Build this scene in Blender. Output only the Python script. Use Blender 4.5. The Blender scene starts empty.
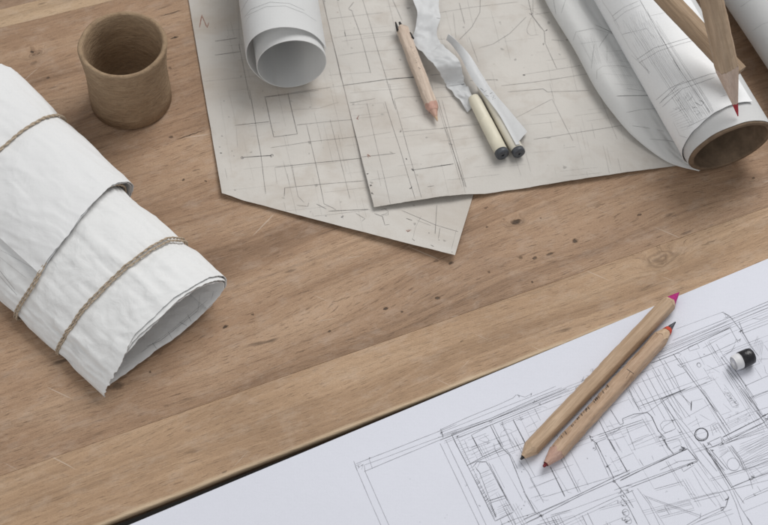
import bpy, math, random
import numpy as np
from mathutils import Vector, Matrix, noise
from mathutils.bvhtree import BVHTree

random.seed(7)
scene = bpy.context.scene
col = scene.collection

# ------------------------------------------------------------------ camera
FPX, DEP, DIST = 1900.0, math.radians(55), 0.95
CAM = Vector((0, -DIST * math.cos(DEP), DIST * math.sin(DEP)))
cd = bpy.data.cameras.new('camera')
cd.sensor_width = 36.0
cd.lens = 36.0 * FPX / 768.0
cd.clip_start, cd.clip_end = 0.01, 50
cd.dof.use_dof = True
cd.dof.focus_distance = 0.94
cd.dof.aperture_fstop = 20.0
cam = bpy.data.objects.new('camera', cd)
cam.location = CAM
cam.rotation_euler = (math.pi / 2 - DEP, 0, 0)
col.objects.link(cam)
scene.camera = cam

# ------------------------------------------------------------------ light
world = bpy.data.worlds.new('World')
scene.world = world
world.use_nodes = True
bg = world.node_tree.nodes['Background']
bg.inputs[0].default_value = (0.97, 0.985, 1.0, 1)
bg.inputs[1].default_value = 0.40


def area(name, loc, target, sx, sy, watts, colour):
    l = bpy.data.lights.new(name, 'AREA')
    l.shape = 'RECTANGLE'
    l.size, l.size_y = sx, sy
    l.energy = watts
    l.color = colour
    o = bpy.data.objects.new(name, l)
    o.location = loc
    o.rotation_euler = (Vector(target) - Vector(loc)).to_track_quat('-Z', 'Y').to_euler()
    col.objects.link(o)
    return o


area('window_light', (0.55, 0.85, 1.30), (0, 0, 0), 0.95, 0.95, 22.5, (1.0, 0.985, 0.965))
area('front_fill_light', (-0.80, -1.20, 1.10), (0, 0, 0), 1.5, 1.2, 7.5, (1.0, 0.985, 0.96))  # added fill from the front left, brightens the rolls' open ends

scene.render.engine = 'CYCLES'
scene.cycles.transparent_max_bounces = 24
vs = scene.view_settings
vs.view_transform = 'Standard'
vs.look = 'None'
vs.exposure = -0.15
vs.gamma = 1.0

# ------------------------------------------------------------------ helpers
FWD = Vector((0, math.cos(DEP), -math.sin(DEP)))
UP = Vector((0, math.sin(DEP), math.cos(DEP)))
RT = Vector((1, 0, 0))
Z = Vector((0, 0, 1))


def ray(px, py):
    return (FWD + RT * ((px - 384) / FPX) + UP * ((262.5 - py) / FPX)).normalized()


def P(px, py, z=0.0):
    """the point of the level plane at height z seen at (px, py) of the photograph"""
    r = ray(px, py)
    return CAM + r * ((z - CAM.z) / r.z)


def on_plane(px, py, c, n):
    r = ray(px, py)
    return CAM + r * ((c - CAM).dot(n) / r.dot(n))


def tag(o, label=None, cat=None, group=None, kind=None):
    if label: o['label'] = label
    if cat: o['category'] = cat
    if group: o['group'] = group
    if kind: o['kind'] = kind
    return o


def empty(name, loc, rot=None):
    o = bpy.data.objects.new(name, None)
    o.empty_display_size = 0.01
    o.location = loc
    if rot is not None:
        o.rotation_mode = 'QUATERNION'
        o.rotation_quaternion = rot
    col.objects.link(o)
    return o


def origin_of(o):
    v = Vector((0, 0, 0))
    while o is not None:
        v += o.location
        o = o.parent
    return v


def mk(name, verts, faces, m, parent=None, smooth=True, local=False, origin=None):
    """one mesh object; verts are world points unless local"""
    me = bpy.data.meshes.new(name)
    if local:
        loc = Vector((0, 0, 0))
        vv = [tuple(v) for v in verts]
    else:
        if parent is not None:
            loc = Vector((0, 0, 0))
            o0 = origin_of(parent)
        else:
            if origin is None:
                a = np.array([tuple(v) for v in verts])
                origin = Vector((a[:, 0].mean(), a[:, 1].mean(), a[:, 2].min()))
            o0 = loc = Vector(origin)
        vv = [tuple(Vector(v) - o0) for v in verts]
    me.from_pydata(vv, [], faces)
    me.materials.append(m)
    me.validate()
    if smooth:
        for p in me.polygons: p.use_smooth = True
    me.update()
    o = bpy.data.objects.new(name, me)
    o.location = loc
    o.parent = parent
    col.objects.link(o)
    return o


def grid_faces(nu, nv, base=0, flip=False, wrap_u=False):
    f = []
    for i in range(nu if wrap_u else nu - 1):
        for j in range(nv - 1):
            a = base + i * nv + j
            b = base + ((i + 1) % nu) * nv + j
            q = (a, b, b + 1, a + 1)
            f.append(q[::-1] if flip else q)
    return f


def thick_grid(G, t):
    """G[i][j] of points -> closed thin slab of thickness t; returns verts, faces"""
    A = np.array([[tuple(p) for p in r] for r in G])
    du = np.gradient(A, axis=0)
    dv = np.gradient(A, axis=1)
    n = np.cross(du, dv)
    n /= np.linalg.norm(n, axis=2, keepdims=True) + 1e-12
    nu, nv = A.shape[:2]
    top = (A + n * t / 2).reshape(-1, 3)
    bot = (A - n * t / 2).reshape(-1, 3)
    V = np.vstack([top, bot])
    N = nu * nv
    F = grid_faces(nu, nv) + grid_faces(nu, nv, N, True)
    V = [Vector(v) for v in V]

    def wall(ids, flip):
        b = len(V)
        for a in ids: V.extend((V[a].copy(), V[a + N].copy()))
        for k in range(len(ids) - 1):
            q = (b + 2 * k, b + 2 * k + 1, b + 2 * k + 3, b + 2 * k + 2)
            F.append(q[::-1] if flip else q)
    wall([i * nv for i in range(nu)], False)
    wall([i * nv + nv - 1 for i in range(nu)], True)
    wall(list(range(nv)), True)
    wall([(nu - 1) * nv + j for j in range(nv)], False)
    return V, F


def catmull(pts, n, closed=False):
    """n points along a Catmull-Rom spline through pts"""
    pts = [np.array(p, float) for p in pts]
    m = len(pts)
    out = []
    segs = m if closed else m - 1
    for k in range(n):
        u = k / n * segs if closed else k / (n - 1) * segs
        i = min(int(u), segs - 1)
        t = u - i
        g = lambda q: pts[q % m] if closed else pts[max(0, min(m - 1, q))]
        p0, p1, p2, p3 = g(i - 1), g(i), g(i + 1), g(i + 2)
        out.append(0.5 * ((2 * p1) + (p2 - p0) * t + (2 * p0 - 5 * p1 + 4 * p2 - p3) * t * t
                          + (3 * p1 - p0 - 3 * p2 + p3) * t ** 3))
    return out


def tube_along(path, rad, sides=8, closed=False, caps=True):
    path = [Vector(p) for p in path]
    n = len(path)
    V, F = [], []
    prev = None
    for i, p in enumerate(path):
        if closed:
            t = path[(i + 1) % n] - path[i - 1]
        else:
            t = path[min(i + 1, n - 1)] - path[max(i - 1, 0)]
        t.normalize()
        ref = prev if prev is not None else (Z if abs(t.z) < 0.9 else RT)
        a = (ref - t * ref.dot(t)).normalized()
        prev = a
        b = t.cross(a)
        r = rad(i / max(1, n - 1)) if callable(rad) else rad
        for k in range(sides):
            w = 2 * math.pi * k / sides
            V.append(p + (a * math.cos(w) + b * math.sin(w)) * r)
    for i in range(n if closed else n - 1):
        for k in range(sides):
            a0 = i * sides + k
            a1 = i * sides + (k + 1) % sides
            b0 = ((i + 1) % n) * sides + k
            b1 = ((i + 1) % n) * sides + (k + 1) % sides
            F.append((a0, a1, b1, b0))
    if caps and not closed:
        F.append(tuple(range(sides))[::-1])
        F.append(tuple((n - 1) * sides + k for k in range(sides)))
    return V, F


def nz(x, y, z=0.0):
    return noise.noise(Vector((x, y, z)))


def lerp(a, b, t):
    return a + (b - a) * t


def sstep(a, b, x):
    t = max(0.0, min(1.0, (x - a) / (b - a)))
    return t * t * (3 - 2 * t)


# ------------------------------------------------------------------ materials
class NT:
    def __init__(self, name):
        self.m = bpy.data.materials.new(name)
        self.m.use_nodes = True
        self.t = self.m.node_tree
        self.b = self.t.nodes['Principled BSDF']
        self.out = self.t.nodes['Material Output']

    def n(self, kind, **kw):
        o = self.t.nodes.new(kind)
        for k, v in kw.items(): setattr(o, k, v)
        return o

    def l(self, a, b):
        self.t.links.new(a, b)

    def noise(self, vec, scale, detail=3.0, rough=0.55, dist=0.0):
        o = self.n('ShaderNodeTexNoise')
        o.inputs['Scale'].default_value = scale
        o.inputs['Detail'].default_value = detail
        o.inputs['Roughness'].default_value = rough
        o.inputs['Distortion'].default_value = dist
        if vec is not None: self.l(vec, o.inputs['Vector'])
        return o.outputs['Fac']

    def mapping(self, vec, scale=(1, 1, 1), loc=(0, 0, 0), rot=(0, 0, 0), kind='POINT'):
        o = self.n('ShaderNodeMapping', vector_type=kind)
        o.inputs['Scale'].default_value = scale
        o.inputs['Location'].default_value = loc
        o.inputs['Rotation'].default_value = rot
        self.l(vec, o.inputs['Vector'])
        return o.outputs['Vector']

    def ramp(self, fac, stops, interp='LINEAR'):
        o = self.n('ShaderNodeValToRGB')
        o.color_ramp.interpolation = interp
        e = o.color_ramp.elements
        while len(e) < len(stops): e.new(0.5)
        for k, (p, c) in enumerate(stops):
            e[k].position = p
            e[k].color = (*c, 1) if len(c) == 3 else c
        self.l(fac, o.inputs[0])
        return o.outputs[0]

    def math(self, op, a, b=None, c=None, clamp=False):
        o = self.n('ShaderNodeMath', operation=op)
        o.use_clamp = clamp
        for k, v in enumerate((a, b, c)):
            if v is None: continue
            if isinstance(v, (int, float)): o.inputs[k].default_value = v
            else: self.l(v, o.inputs[k])
        return o.outputs[0]

    def rng(self, v, a, b, c, d, smooth=False):
        o = self.n('ShaderNodeMapRange')
        if smooth: o.interpolation_type = 'SMOOTHSTEP'
        self.l(v, o.inputs[0])
        for k, x in zip((1, 2, 3, 4), (a, b, c, d)): o.inputs[k].default_value = x
        return o.outputs[0]

    def mix(self, fac, a, b, blend='MIX'):
        o = self.n('ShaderNodeMix', data_type='RGBA', blend_type=blend)
        for k, v in ((0, fac), (6, a), (7, b)):
            if isinstance(v, (int, float)): o.inputs[k].default_value = v
            elif isinstance(v, tuple): o.inputs[k].default_value = (*v, 1)
            else: self.l(v, o.inputs[k])
        return o.outputs[2]

    def bump(self, h, strength, dist, normal=None):
        o = self.n('ShaderNodeBump')
        o.inputs['Strength'].default_value = strength
        o.inputs['Distance'].default_value = dist
        self.l(h, o.inputs['Height'])
        if normal is not None: self.l(normal, o.inputs['Normal'])
        return o.outputs[0]

    def obj(self):
        return self.n('ShaderNodeTexCoord').outputs['Object']

    def set(self, **kw):
        for k, v in kw.items(): self.b.inputs[k.replace('_', ' ')].default_value = v


def paper_mat(name, base, mott=0.10, stain=None, crink=0.0, rough=0.75, trans=0.0, seed=0.0, fold=0.0):
    t = NT(name)
    o = t.mapping(t.obj(), loc=(seed, seed * 0.7, 0))
    dark = tuple(c * (1 - mott) for c in base)
    n1 = t.noise(o, 9, 5, 0.6)
    c = t.mix(t.rng(n1, 0.35, 0.65, 0, 1), dark, base)
    fib = t.noise(o, 900, 3, 0.7)
    c = t.mix(t.rng(fib, 0.3, 0.75, 0.10, 0), c, tuple(x * 0.72 for x in base))
    if stain:
        s = t.noise(t.mapping(o, scale=(1, 1.4, 1), loc=(3.1, 1.7, 0)), 14, 6, 0.62, 0.6)
        c = t.mix(t.rng(s, 0.48, 0.72, 0, 0.75), c, stain)
        s2 = t.noise(t.mapping(o, loc=(7.1, 2.2, 0)), 60, 4, 0.6, 0.3)
        c = t.mix(t.rng(s2, 0.54, 0.75, 0, 0.42), c, stain)
        sp = t.noise(t.mapping(o, loc=(1.1, 5.2, 0)), 260, 1, 0.4)
        c = t.mix(t.rng(sp, 0.74, 0.80, 0, 0.55), c, tuple(x * 0.35 for x in base))
    t.l(c, t.b.inputs['Base Color'])
    b = t.bump(t.noise(o, 1400, 2, 0.6), 0.12, 0.0004)
    b = t.bump(t.noise(o, 120, 4, 0.6), 0.18, 0.0010, b)
    if crink:
        b = t.bump(t.noise(o, 45, 5, 0.55, 1.2), crink, 0.004, b)
    if fold:
        wp = t.n('ShaderNodeTexNoise')
        wp.inputs['Scale'].default_value = 60
        t.l(o, wp.inputs['Vector'])
        ad = t.n('ShaderNodeVectorMath', operation='MULTIPLY_ADD')
        t.l(wp.outputs['Color'], ad.inputs[0])
        ad.inputs[1].default_value = (0.02, 0.02, 0.02)
        t.l(o, ad.inputs[2])
        for sc, st in ((42, fold), (95, fold * .55)):
            vo = t.n('ShaderNodeTexVoronoi', feature='F1')
            vo.inputs['Scale'].default_value = sc
            t.l(ad.outputs[0], vo.inputs['Vector'])
            b = t.bump(vo.outputs['Distance'], st, 0.005, b)
    t.l(b, t.b.inputs['Normal'])
    t.set(Roughness=rough)
    t.b.inputs['Specular IOR Level'].default_value = 0.25
    if trans:
        tr = t.n('ShaderNodeBsdfTranslucent')
        t.l(c, tr.inputs[0])
        mx = t.n('ShaderNodeMixShader')
        mx.inputs[0].default_value = trans
        t.l(t.b.outputs[0], mx.inputs[1])
        t.l(tr.outputs[0], mx.inputs[2])
        t.l(mx.outputs[0], t.out.inputs[0])
    return t.m


def plain_mat(name, c, rough=0.6, var=0.15, scale=200, bump=0.1, spec=0.3):
    t = NT(name)
    o = t.obj()
    n = t.noise(o, scale, 4, 0.6)
    k = t.mix(t.rng(n, 0.3, 0.7, 0, 1), tuple(x * (1 - var) for x in c), tuple(min(1, x * (1 + var)) for x in c))
    t.l(k, t.b.inputs['Base Color'])
    t.l(t.bump(n, bump, 0.0005), t.b.inputs['Normal'])
    t.set(Roughness=rough)
    t.b.inputs['Specular IOR Level'].default_value = spec
    return t.m


def grain_mat(name, c0, c1, rough=0.6, k=1.0, bump=0.25, dark=None):
    """wood with the grain along local x, for pencils"""
    t = NT(name)
    o = t.obj()
    n1 = t.noise(t.mapping(o, scale=(35 * k, 420 * k, 420 * k)), 1, 4, 0.6, 0.4)
    n2 = t.noise(t.mapping(o, scale=(120 * k, 1900 * k, 1900 * k)), 1, 3, 0.6)
    c = t.mix(t.rng(n1, 0.33, 0.67, 0, 1), c0, c1)
    c = t.mix(t.rng(n2, 0.35, 0.65, 0.35, 0), c, tuple(x * 0.55 for x in c0))
    if dark:
        n3 = t.noise(t.mapping(o, scale=(60, 300, 300), loc=(3, 1, 2)), 1, 3, 0.6)
        c = t.mix(t.rng(n3, 0.56, 0.7, 0, 0.8), c, dark)
    t.l(c, t.b.inputs['Base Color'])
    t.l(t.bump(n2, bump, 0.0006, t.bump(n1, bump, 0.0010)), t.b.inputs['Normal'])
    t.set(Roughness=rough)
    t.b.inputs['Specular IOR Level'].default_value = 0.3
    return t.m


def ink_mat(name, c=(0.045, 0.045, 0.05), grain=True):
    t = NT(name)
    at = t.n('ShaderNodeAttribute', attribute_name='tone')
    f = at.outputs['Fac']
    if grain:
        o = t.obj()
        g = t.rng(t.noise(o, 1500, 2, 0.7), 0.35, 0.6, 0.7, 1.0)
        h = t.rng(t.noise(o, 90, 2, 0.6), 0.3, 0.6, 0.82, 1.0)
        f = t.math('MULTIPLY', f, t.math('MULTIPLY', g, h))
    t.set(Base_Color=(*c, 1), Roughness=0.8)
    t.b.inputs['Specular IOR Level'].default_value = 0.1
    tr = t.n('ShaderNodeBsdfTransparent')
    mx = t.n('ShaderNodeMixShader')
    t.l(f, mx.inputs[0])
    t.l(tr.outputs[0], mx.inputs[1])
    t.l(t.b.outputs[0], mx.inputs[2])
    t.l(mx.outputs[0], t.out.inputs[0])
    return t.m


INK = ink_mat('graphite_line')
RUST = ink_mat('rust_crayon', (0.30, 0.075, 0.03))
LETTER = ink_mat('dark_lettering', (0.03, 0.03, 0.035), False)

# ------------------------------------------------------------------ drawn lines
def bvh_of(verts, faces):
    return BVHTree.FromPolygons([tuple(v) for v in verts], faces)


class Drawing:
    """hand-drawn lines laid as thin strokes on a surface"""
    def __init__(self, tree, lift=0.00012):
        self.tree, self.lift = tree, lift
        self.V, self.F, self.T = [], [], []

    def stroke3(self, pts, nrm, w, tone):
        n = len(pts)
        if n < 2: return
        b = len(self.V)
        s = random.random() * 50
        for i in range(n):
            t = (pts[min(i + 1, n - 1)] - pts[max(i - 1, 0)])
            if t.length < 1e-9: t = Vector((1, 0, 0))
            side = nrm[i].cross(t.normalized()).normalized()
            k = w * (0.75 + 0.5 * abs(nz(s + i * 0.21, 3.3)))
            if i in (0, n - 1): k *= 0.6
            q = pts[i] + nrm[i] * (self.lift * (0.75 + 0.5 * ((s * 7) % 1)))
            self.V += [q + side * k / 2, q - side * k / 2]
            tt = tone * (0.95 + 0.28 * nz(s + i * 0.11, 9.1))
            self.T += [max(0.02, min(1, tt))] * 2
        for i in range(n - 1):
            self.F.append((b + 2 * i, b + 2 * i + 1, b + 2 * i + 3, b + 2 * i + 2))

    def line(self, px, w=0.35, tone=0.6, wob=0.16, step=2.2):
        """px: polyline in photograph coordinates, w in millimetres"""
        w *= 0.001
        s = random.random() * 99
        dense = []
        for (x0, y0), (x1, y1) in zip(px[:-1], px[1:]):
            L = math.hypot(x1 - x0, y1 - y0)
            k = max(1, int(L / step))
            dense += [(lerp(x0, x1, i / k), lerp(y0, y1, i / k)) for i in range(k)]
        dense.append(px[-1])
        pts, nr = [], []
        for i, (x, y) in enumerate(dense):
            x += wob * 2 * nz(s + i * 0.07, 1.5)
            y += wob * 2 * nz(s + i * 0.07, 7.5)
            h, nn, _, _ = self.tree.ray_cast(CAM, ray(x, y))
            if h is None:
                self.stroke3(pts, nr, w, tone)
                pts, nr = [], []
                continue
            if nn.dot(ray(x, y)) > 0: nn = -nn
            pts.append(h)
            nr.append(nn)
        self.stroke3(pts, nr, w, tone)

    def ring(self, cx, cy, rx, ry, w=0.35, tone=0.6, turns=1.0, rot=0.0):
        n = max(10, int(16 * turns))
        a0 = random.random() * 6
        q = []
        for i in range(n + 1):
            a = a0 + 2 * math.pi * turns * i / n
            x, y = rx * math.cos(a), ry * math.sin(a)
            q.append((cx + x * math.cos(rot) - y * math.sin(rot), cy + x * math.sin(rot) + y * math.cos(rot)))
        self.line(q, w, tone, 0.4, 1.5)

    def scribble(self, cx, cy, r, n=5, w=0.3, tone=0.6):
        q = [(cx + random.uniform(-r, r), cy + random.uniform(-r, r) * 0.8) for _ in range(n)]
        self.line(q, w, tone, 0.3, 1.5)

    def dot(self, x, y, r=0.8, tone=0.7):
        self.line([(x - r, y), (x + r, y + 0.2)], r * 0.9, tone, 0, 1)

    def hatch(self, a, b, c, d, n, w=0.2, tone=0.35, jit=0.04):
        """n strokes between side a-b and side d-c"""
        for i in range(n):
            u = (i + 0.5) / n + random.uniform(-jit, jit) / 2
            p = (lerp(a[0], b[0], u), lerp(a[1], b[1], u))
            q = (lerp(d[0], c[0], u), lerp(d[1], c[1], u))
            t0, t1 = random.uniform(-jit, 0.12), random.uniform(0.88, 1 + jit)
            self.line([(lerp(p[0], q[0], t0), lerp(p[1], q[1], t0)),
                       (lerp(p[0], q[0], t1), lerp(p[1], q[1], t1))], w, tone * random.uniform(0.6, 1.2))

    def crop(self, x0, y0, s, strokes):
        """strokes noted in an enlarged crop of the photograph: (points, width, tone)"""
        for st in strokes:
            pts, w, tone = st[0], st[1], st[2]
            self.line([(x0 + x / s, y0 + y / s) for x, y in pts], w, tone)

    def build(self, name, m, parent):
        if not self.V: return None
        o = mk(name, self.V, self.F, m, parent)
        o['kind'] = 'stuff'
        at = o.data.attributes.new('tone', 'FLOAT', 'POINT')
        if len(at.data) == len(self.T):
            at.data.foreach_set('value', self.T)
        return o


# ================================================================== THE TABLE
GA = math.radians(23.4)                     # direction of the boards
ED = Vector((math.cos(GA), math.sin(GA), 0))
EN = Vector((-math.sin(GA), math.cos(GA), 0))


def tl(v):                                  # world -> board frame (along, across)
    return v.dot(ED), v.dot(EN)


# flecks, knots, worm holes and cracks in the boards: photo x, y, half length px, half width px, strength
SPOTS = [(516, 222, 6, 3.6, .8), (575, 241, 4.6, 3.4, .85), (520, 258, 4, 2.4, .6), (535, 258, 3.2, 2.4, .75),
         (550, 254, 6, 1.6, .7), (639, 215, 3, 1.6, .7), (532, 282, 2, 1.6, .8), (489, 272, 2.2, 1.6, .6),
         (487, 227, 1.8, 1.2, .7), (686, 233, 9, 1.6, .45), (708, 243, 12, 1.2, .4), (386, 309, 3.4, 2.2, .9),
         (402, 312, 1.8, 1.3, .8), (438, 298, 3.4, 2.2, .8), (330, 331, 2.4, 1.6, .7), (225, 327, 4, 1.7, .9),
         (253, 315, 1.7, 1.5, .7), (451, 263, 4, 2, .8), (436, 261, 3, 1.5, .5), (32, 52, 2.6, 2.2, .9),
         (40, 53, 1.6, 1.5, .8), (48, 78, 2, 1.2, .7), (33, 63, 6, 2.6, .3), (118, 386, 9, 4.5, .55),
         (171, 13, 17, .9, .85), (174, 38, 7, 1.0, .95), (190, 135, 20, .9, .85), (171, 137, 3, 2, .7),
         (183, 180, 2.2, 1.8, .8), (206, 181, 2, 1.6, .7), (196, 170, 5, 1.0, .5), (541, 218, 1.6, 1, .6),
         (486, 208, 3, 1, .6), (600, 205, 9, .9, .35), (300, 352, 8, .9, .4), (150, 372, 2, 1.4, .7),
         (176, 395, 10, .9, .35), (340, 300, 12, .8, .35), (270, 292, 9, .7, .3), (753, 178, 2, 1.5, .7),
         (170, 68, 2.4, 2.0, .5), (462, 341, 3, 1, .5), (224, 472, 4, 1, .5)]
KNOTS = [(662, 259, 15, 8), (516, 222, 5, 3.5), (35, 54, 7, 4.5)]


def wood_mat(name, off, c_lo, c_mid, c_hi, origin, spots=None, worn=None):
    t = NT(name)
    o = t.obj()
    base = t.mapping(o, loc=off)
    wv = t.noise(t.mapping(base, scale=(2.2, 9, 1)), 1, 3, 0.5)
    wv2 = t.noise(t.mapping(base, scale=(9, 30, 1)), 1, 2, 0.5)
    sep = t.n('ShaderNodeSeparateXYZ')
    t.l(base, sep.inputs[0])
    y = t.math('ADD', sep.outputs[1], t.math('MULTIPLY', t.math('SUBTRACT', wv, 0.5), 0.055))
    y = t.math('ADD', y, t.math('MULTIPLY', t.math('SUBTRACT', wv2, 0.5), 0.010))
    dark_k = None
    if spots:
        wb0 = t.n('ShaderNodeTexNoise')
        wb0.inputs['Scale'].default_value = 130
        t.l(o, wb0.inputs['Vector'])
        vm0 = t.n('ShaderNodeVectorMath', operation='MULTIPLY_ADD')
        t.l(wb0.outputs['Color'], vm0.inputs[0])
        vm0.inputs[1].default_value = (0.010, 0.006, 0)
        t.l(o, vm0.inputs[2])
        for (px, py, a, b) in KNOTS:
            w = P(px, py)
            u, v = tl(w)
            if not spots(u, v): continue
            u += .005; v += .003
            mp = t.mapping(vm0.outputs[0], loc=(u - origin[0], v - origin[1], 0), scale=(a * .0005 * 2.6, b * .0005 * 2.6, 1), kind='TEXTURE')
            gr = t.n('ShaderNodeTexGradient', gradient_type='SPHERICAL')
            t.l(mp, gr.inputs[0])
            infl = t.math('POWER', gr.outputs[1], 1.3)
            # grain swerves round the knot
            y = t.math('ADD', y, t.math('MULTIPLY', infl, 0.011))
            k = t.math('MULTIPLY', gr.outputs[1], 1.0)
            dark_k = k if dark_k is None else t.math('MAXIMUM', dark_k, k)
    cmb = t.n('ShaderNodeCombineXYZ')
    t.l(sep.outputs[0], cmb.inputs[0])
    t.l(y, cmb.inputs[1])
    g = cmb.outputs[0]
    band = t.noise(t.mapping(g, scale=(2.5, 42, 1)), 1, 4, 0.55)
    fine = t.noise(t.mapping(g, scale=(22, 190, 1)), 1, 5, 0.65)
    line = t.noise(t.mapping(g, scale=(3.0, 430, 1)), 1, 2, 0.5)          # long growth lines
    hair = t.noise(t.mapping(g, scale=(150, 1900, 1)), 1, 2, 0.6)         # pores
    grit = t.noise(base, 1300, 2, 0.7)
    blot = t.noise(t.mapping(base, scale=(1, 1.6, 1), loc=(4, 2, 0)), 11, 5, 0.6)
    mott = t.noise(t.mapping(base, scale=(1, 1.8, 1), loc=(1, 8, 0)), 70, 6, 0.7)
    mixv = t.math('ADD', t.math('MULTIPLY', band, 0.55), t.math('MULTIPLY', blot, 0.45))
    mixv = t.math('ADD', t.math('MULTIPLY', mixv, 0.80), t.math('MULTIPLY', fine, 0.20))
    c = t.ramp(mixv, [(0.36, c_lo), (0.49, c_mid), (0.61, c_hi)])
    c = t.mix(t.rng(fine, 0.54, 0.72, 0, 0.22), c, tuple(x * 0.55 for x in c_lo))
    c = t.mix(t.rng(line, 0.52, 0.68, 0, 0.26), c, tuple(x * 0.60 for x in c_lo))
    c = t.mix(t.rng(line, 0.46, 0.34, 0, 0.16), c, tuple(min(1, x * 1.2) for x in c_hi))
    c = t.mix(t.rng(hair, 0.56, 0.70, 0, 0.60), c, tuple(x * 0.42 for x in c_lo))
    c = t.mix(t.rng(grit, 0.35, 0.65, 0.0, 0.22), c, tuple(x * 0.6 for x in c_lo))
    # pale dusty bloom of a dry, unoiled top
    c = t.mix(t.rng(mott, 0.50, 0.74, 0, 0.42), c, tuple(min(1, lerp(x, 0.55, 0.30)) for x in c_hi))
    # dark torn-grain flecks
    fl = t.noise(t.mapping(g, scale=(42, 260, 1), loc=(5, 3, 0)), 1, 2, 0.5)
    flm = t.math('MULTIPLY', t.rng(fl, 0.66, 0.76, 0, 1), t.rng(blot, 0.42, 0.56, 0, 0.7))
    c = t.mix(flm, c, tuple(x * 0.28 for x in c_lo))
    # thin pale scratches in several directions
    scr = None
    for ang, thr in ((0.9, 0.775), (-0.5, 0.79), (0.2, 0.765)):
        s = t.noise(t.mapping(t.mapping(base, rot=(0, 0, ang)), scale=(28, 620, 1), loc=(ang * 9, 2, 0)), 1, 1, 0.4)
        s = t.rng(s, thr, thr + 0.03, 0, 0.45)
        scr = s if scr is None else t.math('MAXIMUM', scr, s)
    c = t.mix(scr, c, (0.62, 0.52, 0.43))
    hole = None
    if spots:
        wob = t.n('ShaderNodeTexNoise')
        wob.inputs['Scale'].default_value = 420
        t.l(o, wob.inputs['Vector'])
        vm = t.n('ShaderNodeVectorMath', operation='MULTIPLY_ADD')
        t.l(wob.outputs['Color'], vm.inputs[0])
        vm.inputs[1].default_value = (0.0030, 0.0018, 0)
        t.l(o, vm.inputs[2])
        ow = vm.outputs[0]
        for (px, py, a, b, s) in SPOTS:
            u, v = tl(P(px, py))
            if not spots(u, v): continue
            mp = t.mapping(ow, loc=(u - origin[0] + .0015, v - origin[1] + .0009, 0),
                           scale=(a * .00044, b * .00052, 1), kind='TEXTURE')
            gr = t.n('ShaderNodeTexGradient', gradient_type='SPHERICAL')
            t.l(mp, gr.inputs[0])
            k = t.rng(gr.outputs[1], 0.05, 0.5, 0, s)
            hole = k if hole is None else t.math('MAXIMUM', hole, k)
        # knot tint with rings
        rg = t.math('SINE', t.math('ADD', t.math('MULTIPLY', dark_k, 26.0), t.math('MULTIPLY', fine, 9.0)))
        kt = t.math('MULTIPLY', t.rng(dark_k, 0.30, 0.72, 0, 1), t.rng(rg, -1, 1, 0.12, 0.60))
        c = t.mix(kt, c, tuple(x * 0.45 for x in c_lo))
        c = t.mix(hole, c, (0.045, 0.030, 0.020))
    if worn:
        sp2 = t.n('ShaderNodeSeparateXYZ')
        t.l(o, sp2.inputs[0])
        e = t.math('ADD', t.math('SUBTRACT', sp2.outputs[1], t.math('MULTIPLY', sp2.outputs[0], worn[1])),
                   t.math('MULTIPLY', t.noise(t.mapping(base, scale=(30, 60, 1)), 1, 4, 0.6), 0.0030))
        c = t.mix(t.rng(e, worn[0] + 0.0040, worn[0] + 0.0022, 0, 0.75), c, (0.66, 0.52, 0.36))
    t.l(c, t.b.inputs['Base Color'])
    h = t.math('SUBTRACT', t.math('MULTIPLY', fine, 0.5), t.math('MULTIPLY', hair, 0.7))
    if hole is not None: h = t.math('SUBTRACT', h, t.math('MULTIPLY', hole, 1.6))
    t.l(t.bump(h, 0.45, 0.0011), t.b.inputs['Normal'])
    t.l(t.rng(blot, 0.3, 0.7, 0.50, 0.72), t.b.inputs['Roughness'])
    t.b.inputs['Specular IOR Level'].default_value = 0.28
    return t.m


def line_in_board(a, b):
    """straight line through two photo points as across = k*along + c"""
    ua, va = tl(P(*a)); ub, vb = tl(P(*b))
    k = (vb - va) / (ub - ua)
    return k, va - k * ua


front = line_in_board((104, 524.3), (500, 369))
seam1 = line_in_board((0, 476), (768, 207))
seam2 = line_in_board((0, 28), (115, 0))
seam3 = (seam2[0], seam2[1] + 0.0135)
back = (seam2[0], 0.60)

table = empty('wooden_table', (0, 0, -0.035))
tag(table, 'worn brown wooden table top of wide boards under the plans and rolls', 'table')


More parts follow.
